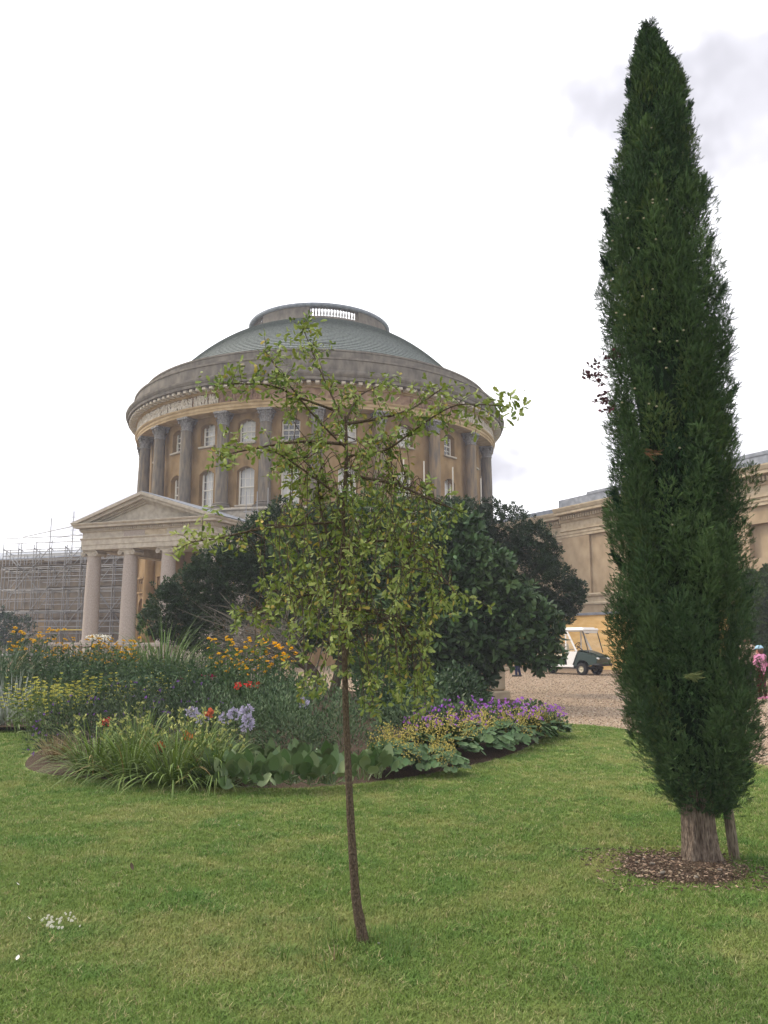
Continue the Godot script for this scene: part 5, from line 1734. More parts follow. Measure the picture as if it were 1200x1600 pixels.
func daisies(n: int, r: float, h0: float, h1: float, lc: Color, fc: Color, eye: Color, fr: float) -> Array:
	# branching leafy stems carrying ray flowers: [stems, flowers]
	var st := tool_()
	var fs := tool_()
	for i in n:
		var a := rr(0, TAU)
		var q := sqrt(rng.randf()) * r
		var p := Vector3(cos(a) * q * 0.7, 0, sin(a) * q * 0.7)
		var tip := Vector3(cos(a) * q, rr(h0, h1), sin(a) * q)
		st.set_color(vary(lc, 0.2))
		tube(st, [p, p.lerp(tip, 0.5), tip], [0.006, 0.005, 0.003], 3, false)
		for k in int(h1 * 9):
			st.set_color(vary(lc, 0.25))
			leaf(st, Transform3D(aim(Vector3(rr(-1, 1), rr(-0.3, 0.6), rr(-1, 1)), rr(0, TAU)), p.lerp(tip, rr(0.1, 0.95))), rr(0.07, 0.14), rr(0.03, 0.05), 0.15, 0.5, [0.9, 0.7])
		var face := aim(Vector3(rr(-0.7, 0.7), 1.0, rr(-0.1, 1.1)))
		for k in 9:
			var b := TAU * k / 9
			fs.set_color(vary(fc, 0.15))
			leaf(fs, Transform3D(face * aim(Vector3(cos(b), 0.12, sin(b))), tip), fr * rr(0.85, 1.1), fr * 0.5, 0.1, 0.1, [0.9, 0.9])
		fs.set_color(eye)
		lathe(fs, [Vector2(fr * 0.3, 0), Vector2(fr * 0.25, fr * 0.22), Vector2(0, fr * 0.34)], 6, Transform3D(face, tip))
	return [done(st), done(fs)]

func borders() -> void:
	var ES := 0.1
	# --- back row, left to right
	var misc := blades(420, 1.8, 0.013, 0.9, 2.0, 0.25, Color(0.055, 0.10, 0.055), Color(0.12, 0.17, 0.10), 7, 0.03)
	var mg := clump("silver_grass", "tall blue-green ornamental grass at the far left of the bed", "ornamental grass", Vector3(-7.85, ES, -17.0), [["leaves", misc, M.leaf_thin]])
	var pampas := blades(460, 2.3, 0.02, 0.8, 2.3, 0.3, Color(0.07, 0.13, 0.035), Color(0.13, 0.2, 0.055), 8, 0.04)
	clump("fountain_grass", "tall bright green arching grass below the porch columns", "ornamental grass", Vector3(-5.0, ES, -18.8), [["leaves", pampas, M.leaf_thin]])
	var fr := daisies(44, 0.6, 0.85, 1.5, Color(0.05, 0.085, 0.025), Color(0.64, 0.36, 0.02), Color(0.12, 0.06, 0.02), 0.05)
	var labels := ["tall orange-yellow coneflowers right beside the blue-green grass", "orange-yellow coneflowers against the left scaffolding", "orange-yellow coneflowers under the leftmost porch column", "low orange-yellow coneflowers nearest the balustrade pier"]
	var rud := clump("coneflower", labels[0], "coneflower", Vector3(-7.9, ES, -18.9), [["stems", fr[0], M.leaf_matt], ["flowers", fr[1], M.petal]], 0, 1.12, "orange-yellow coneflowers at the back")
	var k := 1
	for p in [Vector3(-7.1, ES, -19.3), Vector3(-6.3, ES, -19.2), Vector3(-5.95, ES, -18.2)]:
		dup(rud, p, k * 1.3, labels[k], [1.0, 0.98, 0.9][k - 1])
		k += 1
	fr = daisies(80, 0.62, 0.75, 1.45, Color(0.055, 0.1, 0.02), Color(0.66, 0.38, 0.02), Color(0.4, 0.2, 0.01), 0.044)
	clump("yellow_helenium", "bright yellow flowering bush below the bare twiggy shrub", "flowering bush", Vector3(-2.75, ES, -15.6), [["stems", fr[0], M.leaf_matt], ["flowers", fr[1], M.petal]])
	fr = daisies(22, 0.35, 0.9, 1.35, Color(0.05, 0.09, 0.02), Color(0.78, 0.40, 0.01), Color(0.4, 0.2, 0.01), 0.055)
	clump("orange_helenium", "small group of orange flowers behind the young tree's trunk", "flowering bush", Vector3(-2.05, ES, -16.0), [["stems", fr[0], M.leaf_matt], ["flowers", fr[1], M.petal]])
	var euph := mound(Vector3(0.75, 1.25, 0.6), 900, 0.13, 0.035, Color(0.08, 0.15, 0.03), Color(0.13, 0.2, 0.04), 0.5, 1.0)
	clump("lime_bush", "lime green feathery bush beside the fountain grass", "shrub", Vector3(-6.2, ES, -20.6), [["foliage", euph, M.leaf_matt]])
	var hyd := tool_()
	for i in 6:
		var c := Vector3(i * 0.13 - 0.3 + rr(-0.02, 0.02), 1.52 + rr(-0.04, 0.07), rr(-0.1, 0.1))
		for j in 40:
			hyd.set_color(vary(Color(0.66, 0.64, 0.55), 0.12))
			leaf(hyd, Transform3D(aim(rdir()), c + rdir() * 0.09), 0.05, 0.04, 0.1, 0.2, [1.0])
	var hl := mound(Vector3(0.5, 1.4, 0.3), 260, 0.13, 0.08, Color(0.05, 0.09, 0.03), Color(0.08, 0.13, 0.04))
	clump("white_hydrangea", "white hydrangea heads above the balustrade pier", "hydrangea", Vector3(-9.6, 0.02, -27.6), [["leaves", hl, M.leaf_matt], ["flower_heads", done(hyd), M.petal]])
	# fine dark stems that fill the middle ground
	var wand := spires(110, 0.9, 0.75, 1.25, Color(0.035, 0.07, 0.024), Color(0.07, 0.11, 0.03), 0.02)
	var wl := ["dark fine-leaved perennials below the fountain grass", "dark fine-leaved perennials in the middle of the bed", "dark fine-leaved perennials below the yellow flowering bush", "dark fine-leaved perennials left of the fountain grass", "dark fine-leaved perennials right of the young tree's trunk, at the back", "dark fine-leaved perennials at the foot of the dark evergreen", "dark fine-leaved perennials between the blue-green grass and the coneflowers", "dark fine-leaved perennials behind the strap-leaved clump", "tall dark fine-leaved perennials behind the blue-green grass"]
	var wp := [Vector3(-4.4, ES, -15.6), Vector3(-3.3, ES, -13.9), Vector3(-2.2, ES, -13.4), Vector3(-5.6, ES, -16.2), Vector3(0.3, ES, -14.8), Vector3(-4.0, ES, -17.3), Vector3(-7.2, ES, -18.0), Vector3(-6.7, ES, -17.0), Vector3(-8.9, ES, -19.0)]
	var w0 := clump("dark_perennial", wl[0], "perennial", wp[0], [["stems", wand[0], M.leaf_matt], ["seed_heads", wand[1], M.leaf_matt]], 0, 1, "dark fine-leaved perennials")
	for i in range(1, 9): dup(w0, wp[i], i * 1.1, wl[i], [1, 0.95, 0.9, 0.95, 0.9, 1.05, 1.1, 0.95, 1.2][i])
	# yellow whorled spires on the left
	var ph := spires(34, 0.5, 0.45, 0.85, Color(0.09, 0.13, 0.04), Color(0.42, 0.40, 0.09), 0.034, true)
	var pl := ["yellow-green whorled spires at the left edge of the bed", "yellow-green whorled spires beside the blue-grey shrub", "yellow-green whorled spires behind the purple asters", "yellow-green whorled spires furthest to the right"]
	var pp := [Vector3(-5.5, ES, -13.3), Vector3(-5.0, ES, -12.5), Vector3(-4.9, ES, -13.9), Vector3(-4.2, ES, -14.9)]
	var p0 := clump("yellow_spire_plant", pl[0], "perennial", pp[0], [["stems", ph[0], M.leaf_matt], ["flowers", ph[1], M.petal]], 0, 1, "yellow-green whorled spires")
	for i in range(1, 4): dup(p0, pp[i], i * 1.7, pl[i], [1, 1.0, 1.05, 1.0][i])
	# silver plants by the lawn at the far left
	var sil := blades(300, 0.55, 0.014, 1.1, 0.7, 0.35, Color(0.20, 0.23, 0.19), Color(0.33, 0.35, 0.31), 4)
	var s0 := clump("silver_foliage_plant", "silvery grey foliage plant at the lawn edge, far left", "silver plant", Vector3(-6.6, 0.03, -14.35), [["leaves", sil, M.leaf_matt]], 0, 1.25, "silver foliage plants")
	dup(s0, Vector3(-6.9, ES, -15.5), 1.0, "taller silvery grey foliage plant behind the one at the lawn edge", 1.6)
	dup(s0, Vector3(-7.5, 0.03, -14.3), 2.0, "silvery grey foliage plant cut by the picture's left edge", 1.25)
	var strap := blades(190, 0.95, 0.024, 0.95, 1.3, 0.3, Color(0.06, 0.105, 0.03), Color(0.10, 0.15, 0.045), 6)
	clump("strap_leaved_clump", "green strap-leaved clump below the orange coneflowers", "perennial", Vector3(-6.3, ES, -15.9), [["leaves", strap, M.leaf_matt]])
	# asters
	var ast := mound(Vector3(0.66, 0.7, 0.52), 2100, 0.06, 0.014, Color(0.026, 0.042, 0.022), Color(0.045, 0.072, 0.03), 0.7, 0.6)
	var af := tool_()
	for i in 60:
		var d := rdir(); d.y = absf(d.y)
		if d.z < -0.2: continue
		for j in 6:
			af.set_color(vary(Color(0.17, 0.065, 0.30), 0.2))
			leaf(af, Transform3D(aim(d + rdir() * 0.9), d * Vector3(0.68, 0.72, 0.54) + rdir() * 0.012), 0.024, 0.011, 0.1, 0.2, [1.0])
	var afm := done(af)
	var al := ["dark purple aster mound at the left tip of the bed", "purple aster mound behind the daylilies", "dark aster mound between the yellow spires and the daylilies", "taller dark aster mound in the centre left of the bed"]
	var ap := [Vector3(-4.05, 0.05, -11.2), Vector3(-3.1, ES, -10.6), Vector3(-3.7, ES, -12.0), Vector3(-2.75, ES, -11.8)]
	var a0 := clump("purple_aster", al[0], "aster", ap[0], [["foliage", ast, M.leaf_matt], ["flowers", afm, M.petal]], 0, 1, "purple aster mounds")
	for i in range(1, 4): dup(a0, ap[i], i * 2.0, al[i], [1.0, 0.95, 1.1, 1.15][i])
	# grey-green fine shrubs in the middle
	var cat := mound(Vector3(0.62, 0.8, 0.5), 1900, 0.06, 0.016, Color(0.05, 0.085, 0.04), Color(0.09, 0.135, 0.06), 0.6, 0.8)
	var cl := ["grey-green fine-leaved cushion behind the left agapanthus", "grey-green fine-leaved cushion behind the pale leathery leaves", "grey-green fine-leaved cushion right behind the sapling's stem", "grey-green fine-leaved cushion between agapanthus heads", "dark green cushion further back, left of the sapling", "green cushion behind the yellow froth"]
	var cp := [Vector3(-1.95, ES, -10.6), Vector3(-1.15, ES, -10.3), Vector3(-0.45, ES, -10.5), Vector3(-1.5, ES, -11.6), Vector3(-0.9, ES, -12.2), Vector3(0.45, ES, -11.8)]
	var c0 := clump("grey_green_cushion", cl[0], "shrub", cp[0], [["foliage", cat, M.leaf_matt]], 0, 1, "grey-green cushions")
	for i in range(1, 6): dup(c0, cp[i], i * 1.9, cl[i], [1, 0.95, 0.9, 1.05, 1.1, 0.9][i])
	var darkm := mound(Vector3(0.8, 0.85, 0.6), 1300, 0.1, 0.045, Color(0.02, 0.042, 0.02), Color(0.045, 0.08, 0.03), 0.6, 0.4)
	var dl := ["dark leafy perennial under the large-leaved shrub", "dark leafy perennial left of the stone pedestal", "dark leafy perennial behind the purple geraniums", "dark leafy perennial below the bare twiggy shrub"]
	var dp := [Vector3(1.25, ES, -15.6), Vector3(1.65, ES, -17.6), Vector3(0.6, ES, -13.6), Vector3(-1.9, ES, -15.2)]
	var d0 := clump("dark_leafy_perennial", dl[0], "perennial", dp[0], [["foliage", darkm, M.leaf_gloss]], 0, 1, "dark leafy perennials")
	for i in range(1, 4): dup(d0, dp[i], i * 1.4, dl[i], [1, 0.9, 0.9, 0.9][i])
	# daylilies at the front
	var dayl := blades(260, 0.72, 0.018, 1.2, 2.3, 0.22, Color(0.075, 0.13, 0.03), Color(0.16, 0.22, 0.055), 8, 0.04)
	var seeds := tool_()
	for i in 26:
		var a := rr(0, TAU)
		var q := rr(0.05, 0.4)
		var tip := Vector3(cos(a) * q, rr(0.42, 0.62), sin(a) * q)
		seeds.set_color(vary(Color(0.13, 0.17, 0.05), 0.2))
		tube(seeds, [Vector3(tip.x * 0.3, 0, tip.z * 0.3), tip * Vector3(0.8, 0.6, 0.8), tip], [0.004, 0.003, 0.003], 3, false)
		for j in 4:
			seeds.set_color(vary(Color(0.30, 0.31, 0.10), 0.2))
			leaf(seeds, Transform3D(aim(rdir() + Vector3.UP), tip + rdir() * 0.015), 0.04, 0.022, 0.3, 0.2, [1.0])
	var seedm := done(seeds)
	var yl := ["daylily clump at the left end of the front row", "daylily clump second from the left in the front row", "daylily clump spilling onto the lawn in the middle of its row", "daylily clump next to the pale leathery leaves", "daylily clump of the second row, by the purple asters", "daylily clump of the second row, below the left agapanthus"]
	var yp := [Vector3(-3.25, 0.03, -9.5), Vector3(-2.75, 0.03, -9.1), Vector3(-2.2, 0.03, -8.85), Vector3(-1.75, 0.03, -8.75), Vector3(-2.85, ES, -9.9), Vector3(-2.1, ES, -9.6)]
	var y0 := clump("daylily", yl[0], "daylily", yp[0], [["leaves", dayl, M.leaf_thin], ["seed_heads", seedm, M.leaf_matt]], 0, 1, "daylily clumps")
	for i in range(1, 6): dup(y0, yp[i], i * 1.2, yl[i], [1, 1.0, 1.05, 0.85, 1.05, 1.0][i])
	var sedge := blades(260, 0.36, 0.006, 1.0, 0.9, 0.14, Color(0.16, 0.115, 0.06), Color(0.25, 0.19, 0.10), 5)
	clump("brown_sedge", "brown wiry sedge tuft at the left tip of the bed", "sedge", Vector3(-4.05, 0.03, -10.45), [["leaves", sedge, M.leaf_matt]], 0, 1.1)
	# agapanthus: each head and stem a part
	var ag := [[300, 1113, 9.9, "pale lilac agapanthus head furthest to the left"], [316, 1124, 9.9, "pale lilac agapanthus head, lower of the left pair"], [366, 1116, 9.7, "pale lilac agapanthus head at the left of the middle group"], [386, 1111, 9.6, "pale lilac agapanthus head at the top of the middle group"], [388, 1126, 9.5, "pale lilac agapanthus head in the centre of the middle group"], [386, 1138, 9.5, "small pale lilac agapanthus head, lowest of the middle group"], [474, 1099, 10.6, "pale lilac agapanthus head left of the sapling's stem"], [352, 1122, 9.8, "small half-open agapanthus head beside the middle group"]]
	for q in ag:
		var tip := at(q[0], q[1], q[2])
		var o := thing("agapanthus", q[3], "agapanthus", Vector3(tip.x, 0.05, tip.z), 0, "pale lilac agapanthus flowers")
		var st := tool_()
		var h: float = tip.y - 0.05
		st.set_color(Color(0.10, 0.15, 0.05))
		tube(st, [Vector3(rr(-0.05, 0.05), 0, rr(-0.05, 0.05)), Vector3(0, h * 0.6, 0), Vector3(0, h, 0)], [0.007, 0.006, 0.006], 5, false)
		part("stem", done(st), M.leaf_matt, o)
		st = tool_()
		var n := 46 if not "small" in q[3] else 26
		for i in n:
			var d := rdir()
			d.y = d.y * 0.7 + 0.2
			var p := d.normalized() * rr(0.035, 0.062)
			st.set_color(Color(0.2, 0.22, 0.2))
			tube(st, [Vector3.ZERO, p], [0.002, 0.002], 3, false)
			for j in 5:
				st.set_color(vary(Color(0.47, 0.43, 0.58), 0.15))
				leaf(st, Transform3D(aim(d + rdir() * 0.6), p), rr(0.026, 0.036), 0.012, 0.2, 0.4, [1.0, 0.8])
		part("flower_head", done(st), M.petal, o, Transform3D(Basis(), Vector3(0, h, 0)))
	# red, coral and magenta accents
	var accents := [[372, 1072, 13.4, Color(0.62, 0.035, 0.03), "bright red flower left of the red pair"], [388, 1070, 13.3, Color(0.65, 0.03, 0.03), "bright red flower in the middle, below the yellow bush"], [401, 1070, 13.3, Color(0.55, 0.08, 0.04), "red-orange flower nearest the bare stems"], [318, 1056, 15.0, Color(0.30, 0.01, 0.09), "magenta flower tuft below the yellow bush"], [332, 1058, 14.8, Color(0.26, 0.01, 0.07), "dark magenta flower tuft next to the yellow bush"], [327, 1115, 9.9, Color(0.45, 0.12, 0.06), "single coral flower beside the lilac agapanthus"], [166, 1129, 10.6, Color(0.45, 0.06, 0.06), "single red flower among the purple asters"], [293, 1152, 9.4, Color(0.5, 0.15, 0.04), "orange daylily flower low in the foliage"], [250, 1168, 9.2, Color(0.42, 0.12, 0.04), "small orange daylily flower amid strap leaves"], [280, 1062, 15.5, Color(0.16, 0.015, 0.05), "dark crimson flower tuft left of the magenta one"]]
	for q in accents:
		var tip := at(q[0], q[1], q[2])
		var o := thing("bright_flower", q[4], "flower", Vector3(tip.x, 0.05, tip.z))
		var st := tool_()
		st.set_color(Color(0.08, 0.12, 0.04))
		tube(st, [Vector3.ZERO, Vector3(0, tip.y - 0.06, 0)], [0.006, 0.004], 4, false)
		for i in 9:
			st.set_color(vary(Color(0.06, 0.1, 0.03), 0.2))
			leaf(st, Transform3D(aim(Vector3(rr(-1, 1), 0.6, rr(-1, 1))), Vector3(0, (tip.y - 0.1) * rr(0.2, 0.95), 0)), 0.13, 0.035, 0.2, 0.5)
		part("stem", done(st), M.leaf_matt, o)
		st = tool_()
		for i in 34:
			st.set_color(vary(q[3], 0.2))
			leaf(st, Transform3D(aim(rdir() + Vector3.UP * 0.4), rdir() * 0.035), 0.05, 0.028, 0.2, 0.4, [1.0, 0.8])
		part("petals", done(st), M.petal, o, Transform3D(Basis(), Vector3(0, tip.y - 0.05, 0)))
	# leathery pale leaves along the front (each leaf a part)
	var bl := []
	for i in 4:
		var st := tool_()
		var c := Color(0.06, 0.115, 0.035).lerp(Color(0.24, 0.30, 0.16), [0.0, 0.15, 0.4, 1.0][i])
		st.set_color(c)
		leaf(st, Transform3D(), 0.21, [0.105, 0.12, 0.095, 0.115][i], 0.12 + 0.05 * i, 0.25 + 0.08 * i, [0.45, 0.85, 1.0, 0.95, 0.6])
		st.set_color(Color(0.16, 0.2, 0.09))
		tube(st, [Vector3(0, -0.1, -0.01), Vector3(0, 0.01, 0)], [0.006, 0.006], 4, false)
		bl.append(done(st))
	var spots := [[335, 1230, 0], [362, 1236, 0], [392, 1238, 0], [424, 1238, 0], [456, 1236, 0], [488, 1237, 0], [515, 1236, 0], [372, 1212, 0], [420, 1210, 0], [470, 1206, 0], [512, 1212, 0], [568, 1230, 0], [590, 1226, 0], [600, 1212, 0]]
	var where := ["at the daylily end of the row", "second in the front row from the daylilies", "third in the front row from the daylilies", "in the middle of the front row", "just right of the middle of the front row", "second from the sapling's stem in the front row", "left beside the sapling's stem", "behind the second plant of the row", "behind the middle of the row", "below the lilac agapanthus on the right", "at the back, left of the sapling's stem", "right beside the sapling's stem", "between sapling's stem and yellow froth", "at the back right of the sapling's stem"]
	for i in spots.size():
		var p := on_ground(spots[i][0], spots[i][1])
		var o := thing("leathery_leaf_plant", "pale leathery round-leaved plant " + where[i], "bergenia", Vector3(p.x, 0.04, p.z), 0, "leathery round-leaved plants along the bed's front")
		for j in 17:
			var a := j * 2.4 + i
			var el := 0.2 + 1.1 * (j / 17.0) + rr(-0.15, 0.15)
			if i in [11, 12, 13]: el *= 0.6
			var d := Vector3(sin(el) * cos(a), cos(el), sin(el) * sin(a))
			part("leaf", bl[[0, 1, 1, 2, 2, 3][rng.randi() % 6]], M.leaf_leather, o, Transform3D(aim(d, rr(-0.6, 0.6)).scaled(Vector3.ONE * rr(0.65, 1.2)), d * 0.12 + Vector3(rr(-0.05, 0.05), 0.02, rr(-0.05, 0.08))))
	# lady's mantle: scalloped leaves with yellow froth
	var lm := tool_()
	for i in 130:
		var a := rr(0, TAU)
		var q := sqrt(rng.randf()) * 0.4
		var c := Vector3(cos(a) * q, 0.30 - q * 0.5 + rr(-0.05, 0.06), sin(a) * q)
		var f := aim(Vector3(cos(a) * q * 2 + rr(-0.3, 0.3), 1, sin(a) * q * 2 + 0.3 + rr(-0.3, 0.3)), rr(0, TAU))
		lm.set_color(vary(Color(0.06, 0.105, 0.04), 0.25))
		lm.set_smooth_group(5)
		var R := rr(0.045, 0.08)
		for j in 12:
			var b0 := TAU * j / 13.0
			var b1 := TAU * (j + 1) / 13.0
			var r0 := R * (1.0 if j % 2 else 0.84)
			var r1 := R * (1.0 if (j + 1) % 2 else 0.84)
			lm.add_vertex(c); lm.add_vertex(c + f * Vector3(cos(b0) * r0, R * 0.3, sin(b0) * r0)); lm.add_vertex(c + f * Vector3(cos(b1) * r1, R * 0.3, sin(b1) * r1))
	var lmm := done(lm)
	var fm := tool_()
	for i in 640:
		var a := rr(0, TAU)
		var q := sqrt(rng.randf()) * (0.26 + 0.1 * sin(a * 2.0))
		fm.set_color(vary(Color(0.34, 0.30, 0.08).lerp(Color(0.44, 0.36, 0.12), rng.randf()), 0.2))
		leaf(fm, Transform3D(aim(rdir() + Vector3.UP), Vector3(cos(a) * q, 0.34 - q * q * 0.9 + 0.09 * sin(a * 3 + q * 9) + rr(-0.08, 0.12), sin(a) * q)), 0.022, 0.016, 0.2, 0.3, [1.0])
	var fmm := done(fm)
	var ml := ["frothy yellow lady's mantle nearest the sapling's stem", "frothy yellow lady's mantle second from the sapling", "frothy yellow lady's mantle in the middle of its row", "frothy yellow lady's mantle below the brightest purple geraniums", "frothy yellow lady's mantle fourth along the curved edge", "frothy yellow lady's mantle near the right end of the bed", "smaller yellow lady's mantle at the right end", "lady's mantle mostly in leaf at the front of the curve"]
	var mp := [on_ground(615, 1212), on_ground(655, 1198), on_ground(700, 1190), on_ground(745, 1180), on_ground(790, 1172), on_ground(828, 1162), on_ground(855, 1154), on_ground(690, 1212)]
	var m0 := clump("ladys_mantle", ml[0], "lady's mantle", Vector3(mp[0].x, 0.04, mp[0].z), [["leaves", lmm, M.leaf_matt], ["flowers", fmm, M.petal]], 0, 1, "frothy yellow plants along the curved edge")
	for i in range(1, 8): dup(m0, Vector3(mp[i].x, 0.04, mp[i].z), i * 1.7, ml[i], [1, 1.05, 1.1, 1.1, 1.05, 0.95, 0.85, 0.75][i])
	# purple geraniums
	var gf := tool_()
	for i in 130:
		var a := rr(0, TAU)
		var q := sqrt(rng.randf()) * 0.66
		var tip := Vector3(cos(a) * q, 0.46 - q * 0.25 + rr(-0.12, 0.1), sin(a) * q)
		var f := aim(Vector3(rr(-0.7, 0.7), 0.7, rr(0, 1.2)))
		for j in 5:
			gf.set_color(vary(Color(0.30, 0.12, 0.52).lerp(Color(0.42, 0.15, 0.5), rng.randf()), 0.15))
			leaf(gf, Transform3D(f * aim(Vector3(cos(TAU * j / 5), 0.25, sin(TAU * j / 5))), tip), 0.027, 0.024, 0.1, 0.1, [1.0, 0.9])
	var gm := mound(Vector3(0.6, 0.42, 0.55), 700, 0.075, 0.05, Color(0.045, 0.075, 0.03), Color(0.08, 0.12, 0.045), 0.7, 0.6)
	var gfm := done(gf)
	var gl := ["purple cranesbill geranium nearest the sapling", "purple cranesbill geranium with the densest flowers", "purple cranesbill geranium in the middle of its row", "purple cranesbill geranium below the stone pedestal", "purple cranesbill geranium at the right end of the bed by the drive"]
	var gp := [Vector3(0.85, ES, -11.6), Vector3(1.15, ES, -12.2), Vector3(1.75, ES, -12.6), Vector3(2.25, 0.06, -13.3), Vector3(2.5, 0.03, -14.0)]
	var g0 := clump("purple_geranium", gl[0], "geranium", gp[0], [["leaves", gm, M.leaf_matt], ["flowers", gfm, M.petal]], 0, 0.95, "purple geraniums")
	for i in range(1, 5): dup(g0, gp[i], i * 2.1, gl[i], [1, 1.1, 1.0, 1.0, 0.85][i])

# ---------------------------------------------------------------- cypress
func cypress() -> void:
	var z := 5.85
	var o := thing("cypress_tree", "tall narrow dark green cypress in a bare mulch circle", "tree")
	# silhouette as surveyed: y, left, right
	var S := [[34, 1009, 1016], [50, 1003, 1024], [74, 994, 1036], [100, 987, 1056], [150, 983, 1072], [200, 977, 1080], [260, 968, 1090], [300, 956, 1098], [330, 947, 1101], [380, 946, 1108], [420, 941, 1124], [500, 938, 1135], [560, 939, 1138], [600, 944, 1140], [650, 953, 1139], [700, 960, 1141], [750, 963, 1146], [800, 959, 1154], [850, 957, 1162], [900, 958, 1167], [950, 959, 1168], [1000, 961, 1169], [1050, 966, 1173], [1100, 972, 1188], [1150, 984, 1191], [1200, 1001, 1188], [1240, 1024, 1174], [1262, 1050, 1155], [1280, 1078, 1128]]
	var H := []
	for s in S:
		var l := at(s[1], s[0], z)
		var r := at(s[2], s[0], z)
		H.append([l.y, (l.x + r.x) * 0.5, (r.x - l.x) * 0.5])
	H.reverse()
	var prof := func(y: float) -> Vector2:
		for i in H.size() - 1:
			if y <= H[i + 1][0]:
				var t := clampf((y - H[i][0]) / (H[i + 1][0] - H[i][0]), 0, 1)
				return Vector2(lerpf(H[i][1], H[i + 1][1], t), lerpf(H[i][2], H[i + 1][2], t))
		return Vector2(H[H.size() - 1][1], 0.01)
	var y0: float = H[0][0]
	var y1: float = H[H.size() - 1][0]
	# a fine flattened spray of branchlets
	var sprays := []
	for v in 3:
		var st := tool_()
		var stem := [Vector3.ZERO, Vector3(0.004, 0.04, 0.004), Vector3(0, 0.085, 0.012)]
		for i in 13:
			var t := i / 12.0
			var b := Vector3(0, 0.075 * t, 0.01 * t * t)
			var sgn := 1.0 if i % 2 else -1.0
			var d := Vector3(sgn * rr(0.4, 0.9) * (1.1 - t * 0.8), 0.8, rr(-0.25, 0.45)).normalized()
			if i == 12: d = Vector3(0, 1, 0.1)
			var L := rr(0.022, 0.04) * (1.1 - 0.3 * t)
			var wv := d.cross(Vector3(0, 0.2, 1)).normalized() * rr(0.0024, 0.0036)
			var mid := b + d * L * 0.5 + Vector3(0, 0, 0.003)
			var tip := b + d * L + Vector3(0, L * 0.15, 0)
			flat(st)
			st.set_color(shade(Color.WHITE, rr(0.8, 1.2)))
			quad(st, b, mid - wv, tip, mid + wv)
			var wz := Vector3(0, 0, 0.0028)
			quad(st, b, mid - wz, tip, mid + wz)
		sprays.append(done(st))
	var X := [[], [], []]
	var C := [[], [], []]
	var n := FastNoiseLite.new()
	n.seed = 5
	n.frequency = 1.6
	var base_c := Vector3(0, 0, -z)
	# upright plumes packed round the axis
	for i in 500:
		var y := y0 + (y1 - y0) * pow(rng.randf(), 1.15)
		var pr: Vector2 = prof.call(y)
		if rng.randf() > pr.y / 0.5 + 0.3: continue
		var a := rr(0, TAU)
		var out := Vector3(cos(a), 0, sin(a))
		var len_ := rr(0.3, 0.75) * clampf(pr.y * 2.4, 0.35, 1.0)
		var ytop := minf(y + len_, y1 - 0.15)
		var pt: Vector2 = prof.call(ytop)
		var bulge := 0.99 + 0.62 * n.get_noise_3d(out.x * 1.4, y * 1.1, out.z * 1.4)
		var A: Vector3 = base_c + Vector3(pr.x, y, 0) + out * pr.y * 0.62
		var B: Vector3 = base_c + Vector3(pt.x, ytop, 0) + out * maxf(pt.y * (bulge + rr(-0.06, 0.06)) - 0.075, 0.0)
		var mid: Vector3 = (A + B) * 0.5 + out * (pr.y * 0.16 * bulge - 0.02)
		var w := (0.03 + 0.105 * clampf(pr.y / 0.45, 0, 1)) * rr(0.8, 1.25)
		var tone := clampf(0.5 + 0.75 * n.get_noise_3dv((A + B) * 0.8), 0.0, 1.0)
		var col := Color(0.030, 0.063, 0.034).lerp(Color(0.115, 0.18, 0.068), tone)
		if rng.randf() < 0.07: col = col.lerp(Color(0.15, 0.19, 0.06), 0.5)
		for k in 230:
			var t := pow(rng.randf(), 0.8)
			var c: Vector3 = A.lerp(mid, t).lerp(mid.lerp(B, t), t)
			var axis := (mid - A).lerp(B - mid, t).normalized()
			var q := rdir()
			var prw := w * (1.0 - 0.75 * t * t)
			var p := c + q * prw * sqrt(rr(0.35, 1.0))
			var dir := (axis * 0.6 + q * 0.8 + Vector3.UP * 0.3 + rdir() * 0.55)
			X[k % 3].append(Transform3D(aim(dir, rr(0, TAU)).scaled(Vector3.ONE * rr(0.3, 0.62)), p))
			C[k % 3].append(vary(col, 0.18))
	# thinner growth between the plumes
	for i in 13000:
		var y := lerpf(y0 + 0.05, y1 - 0.15, pow(rng.randf(), 1.1))
		var pr: Vector2 = prof.call(y)
		var a := rr(0, TAU)
		var out := Vector3(cos(a), 0, sin(a))
		var tone := clampf(0.5 + 0.75 * n.get_noise_3d(out.x * 0.7, y * 1.6, out.z * 0.7), 0.0, 1.0)
		X[i % 3].append(Transform3D(aim(out * 0.6 + Vector3.UP * 0.8 + rdir() * 0.6, rr(0, TAU)).scaled(Vector3.ONE * rr(0.4, 0.8)), base_c + Vector3(pr.x, y, 0) + out * pr.y * rr(0.5, 0.76)))
		C[i % 3].append(vary(Color(0.028, 0.062, 0.036).lerp(Color(0.085, 0.145, 0.06), tone), 0.18))
	# single shoots that break the outline
	for q in [[1012, 110, 1011, 60], [1006, 130, 1000, 78], [1022, 130, 1026, 84], [1014, 90, 1010, 45], [1030, 150, 1040, 104], [996, 150, 990, 104], [1094, 305, 1104, 268], [1097, 320, 1105, 300], [1106, 395, 1114, 364], [1136, 622, 1156, 598], [1134, 690, 1142, 668], [952, 352, 940, 326], [984, 225, 974, 206], [1004, 70, 1005, 34], [1010, 62, 1012, 38], [1072, 175, 1080, 160], [1120, 470, 1136, 440], [1130, 560, 1142, 535], [965, 790, 955, 765], [966, 880, 954, 860], [1150, 800, 1160, 780], [1166, 940, 1174, 915], [948, 420, 938, 400], [962, 290, 952, 272], [985, 140, 980, 122]]:
		var A := at(q[0] + (1055.0 - q[0]) * 0.12 * clampf((q[1] - 150.0) / 200.0, 0, 1), q[1] + 12.0, z)
		var B := at(q[2], q[3], z)
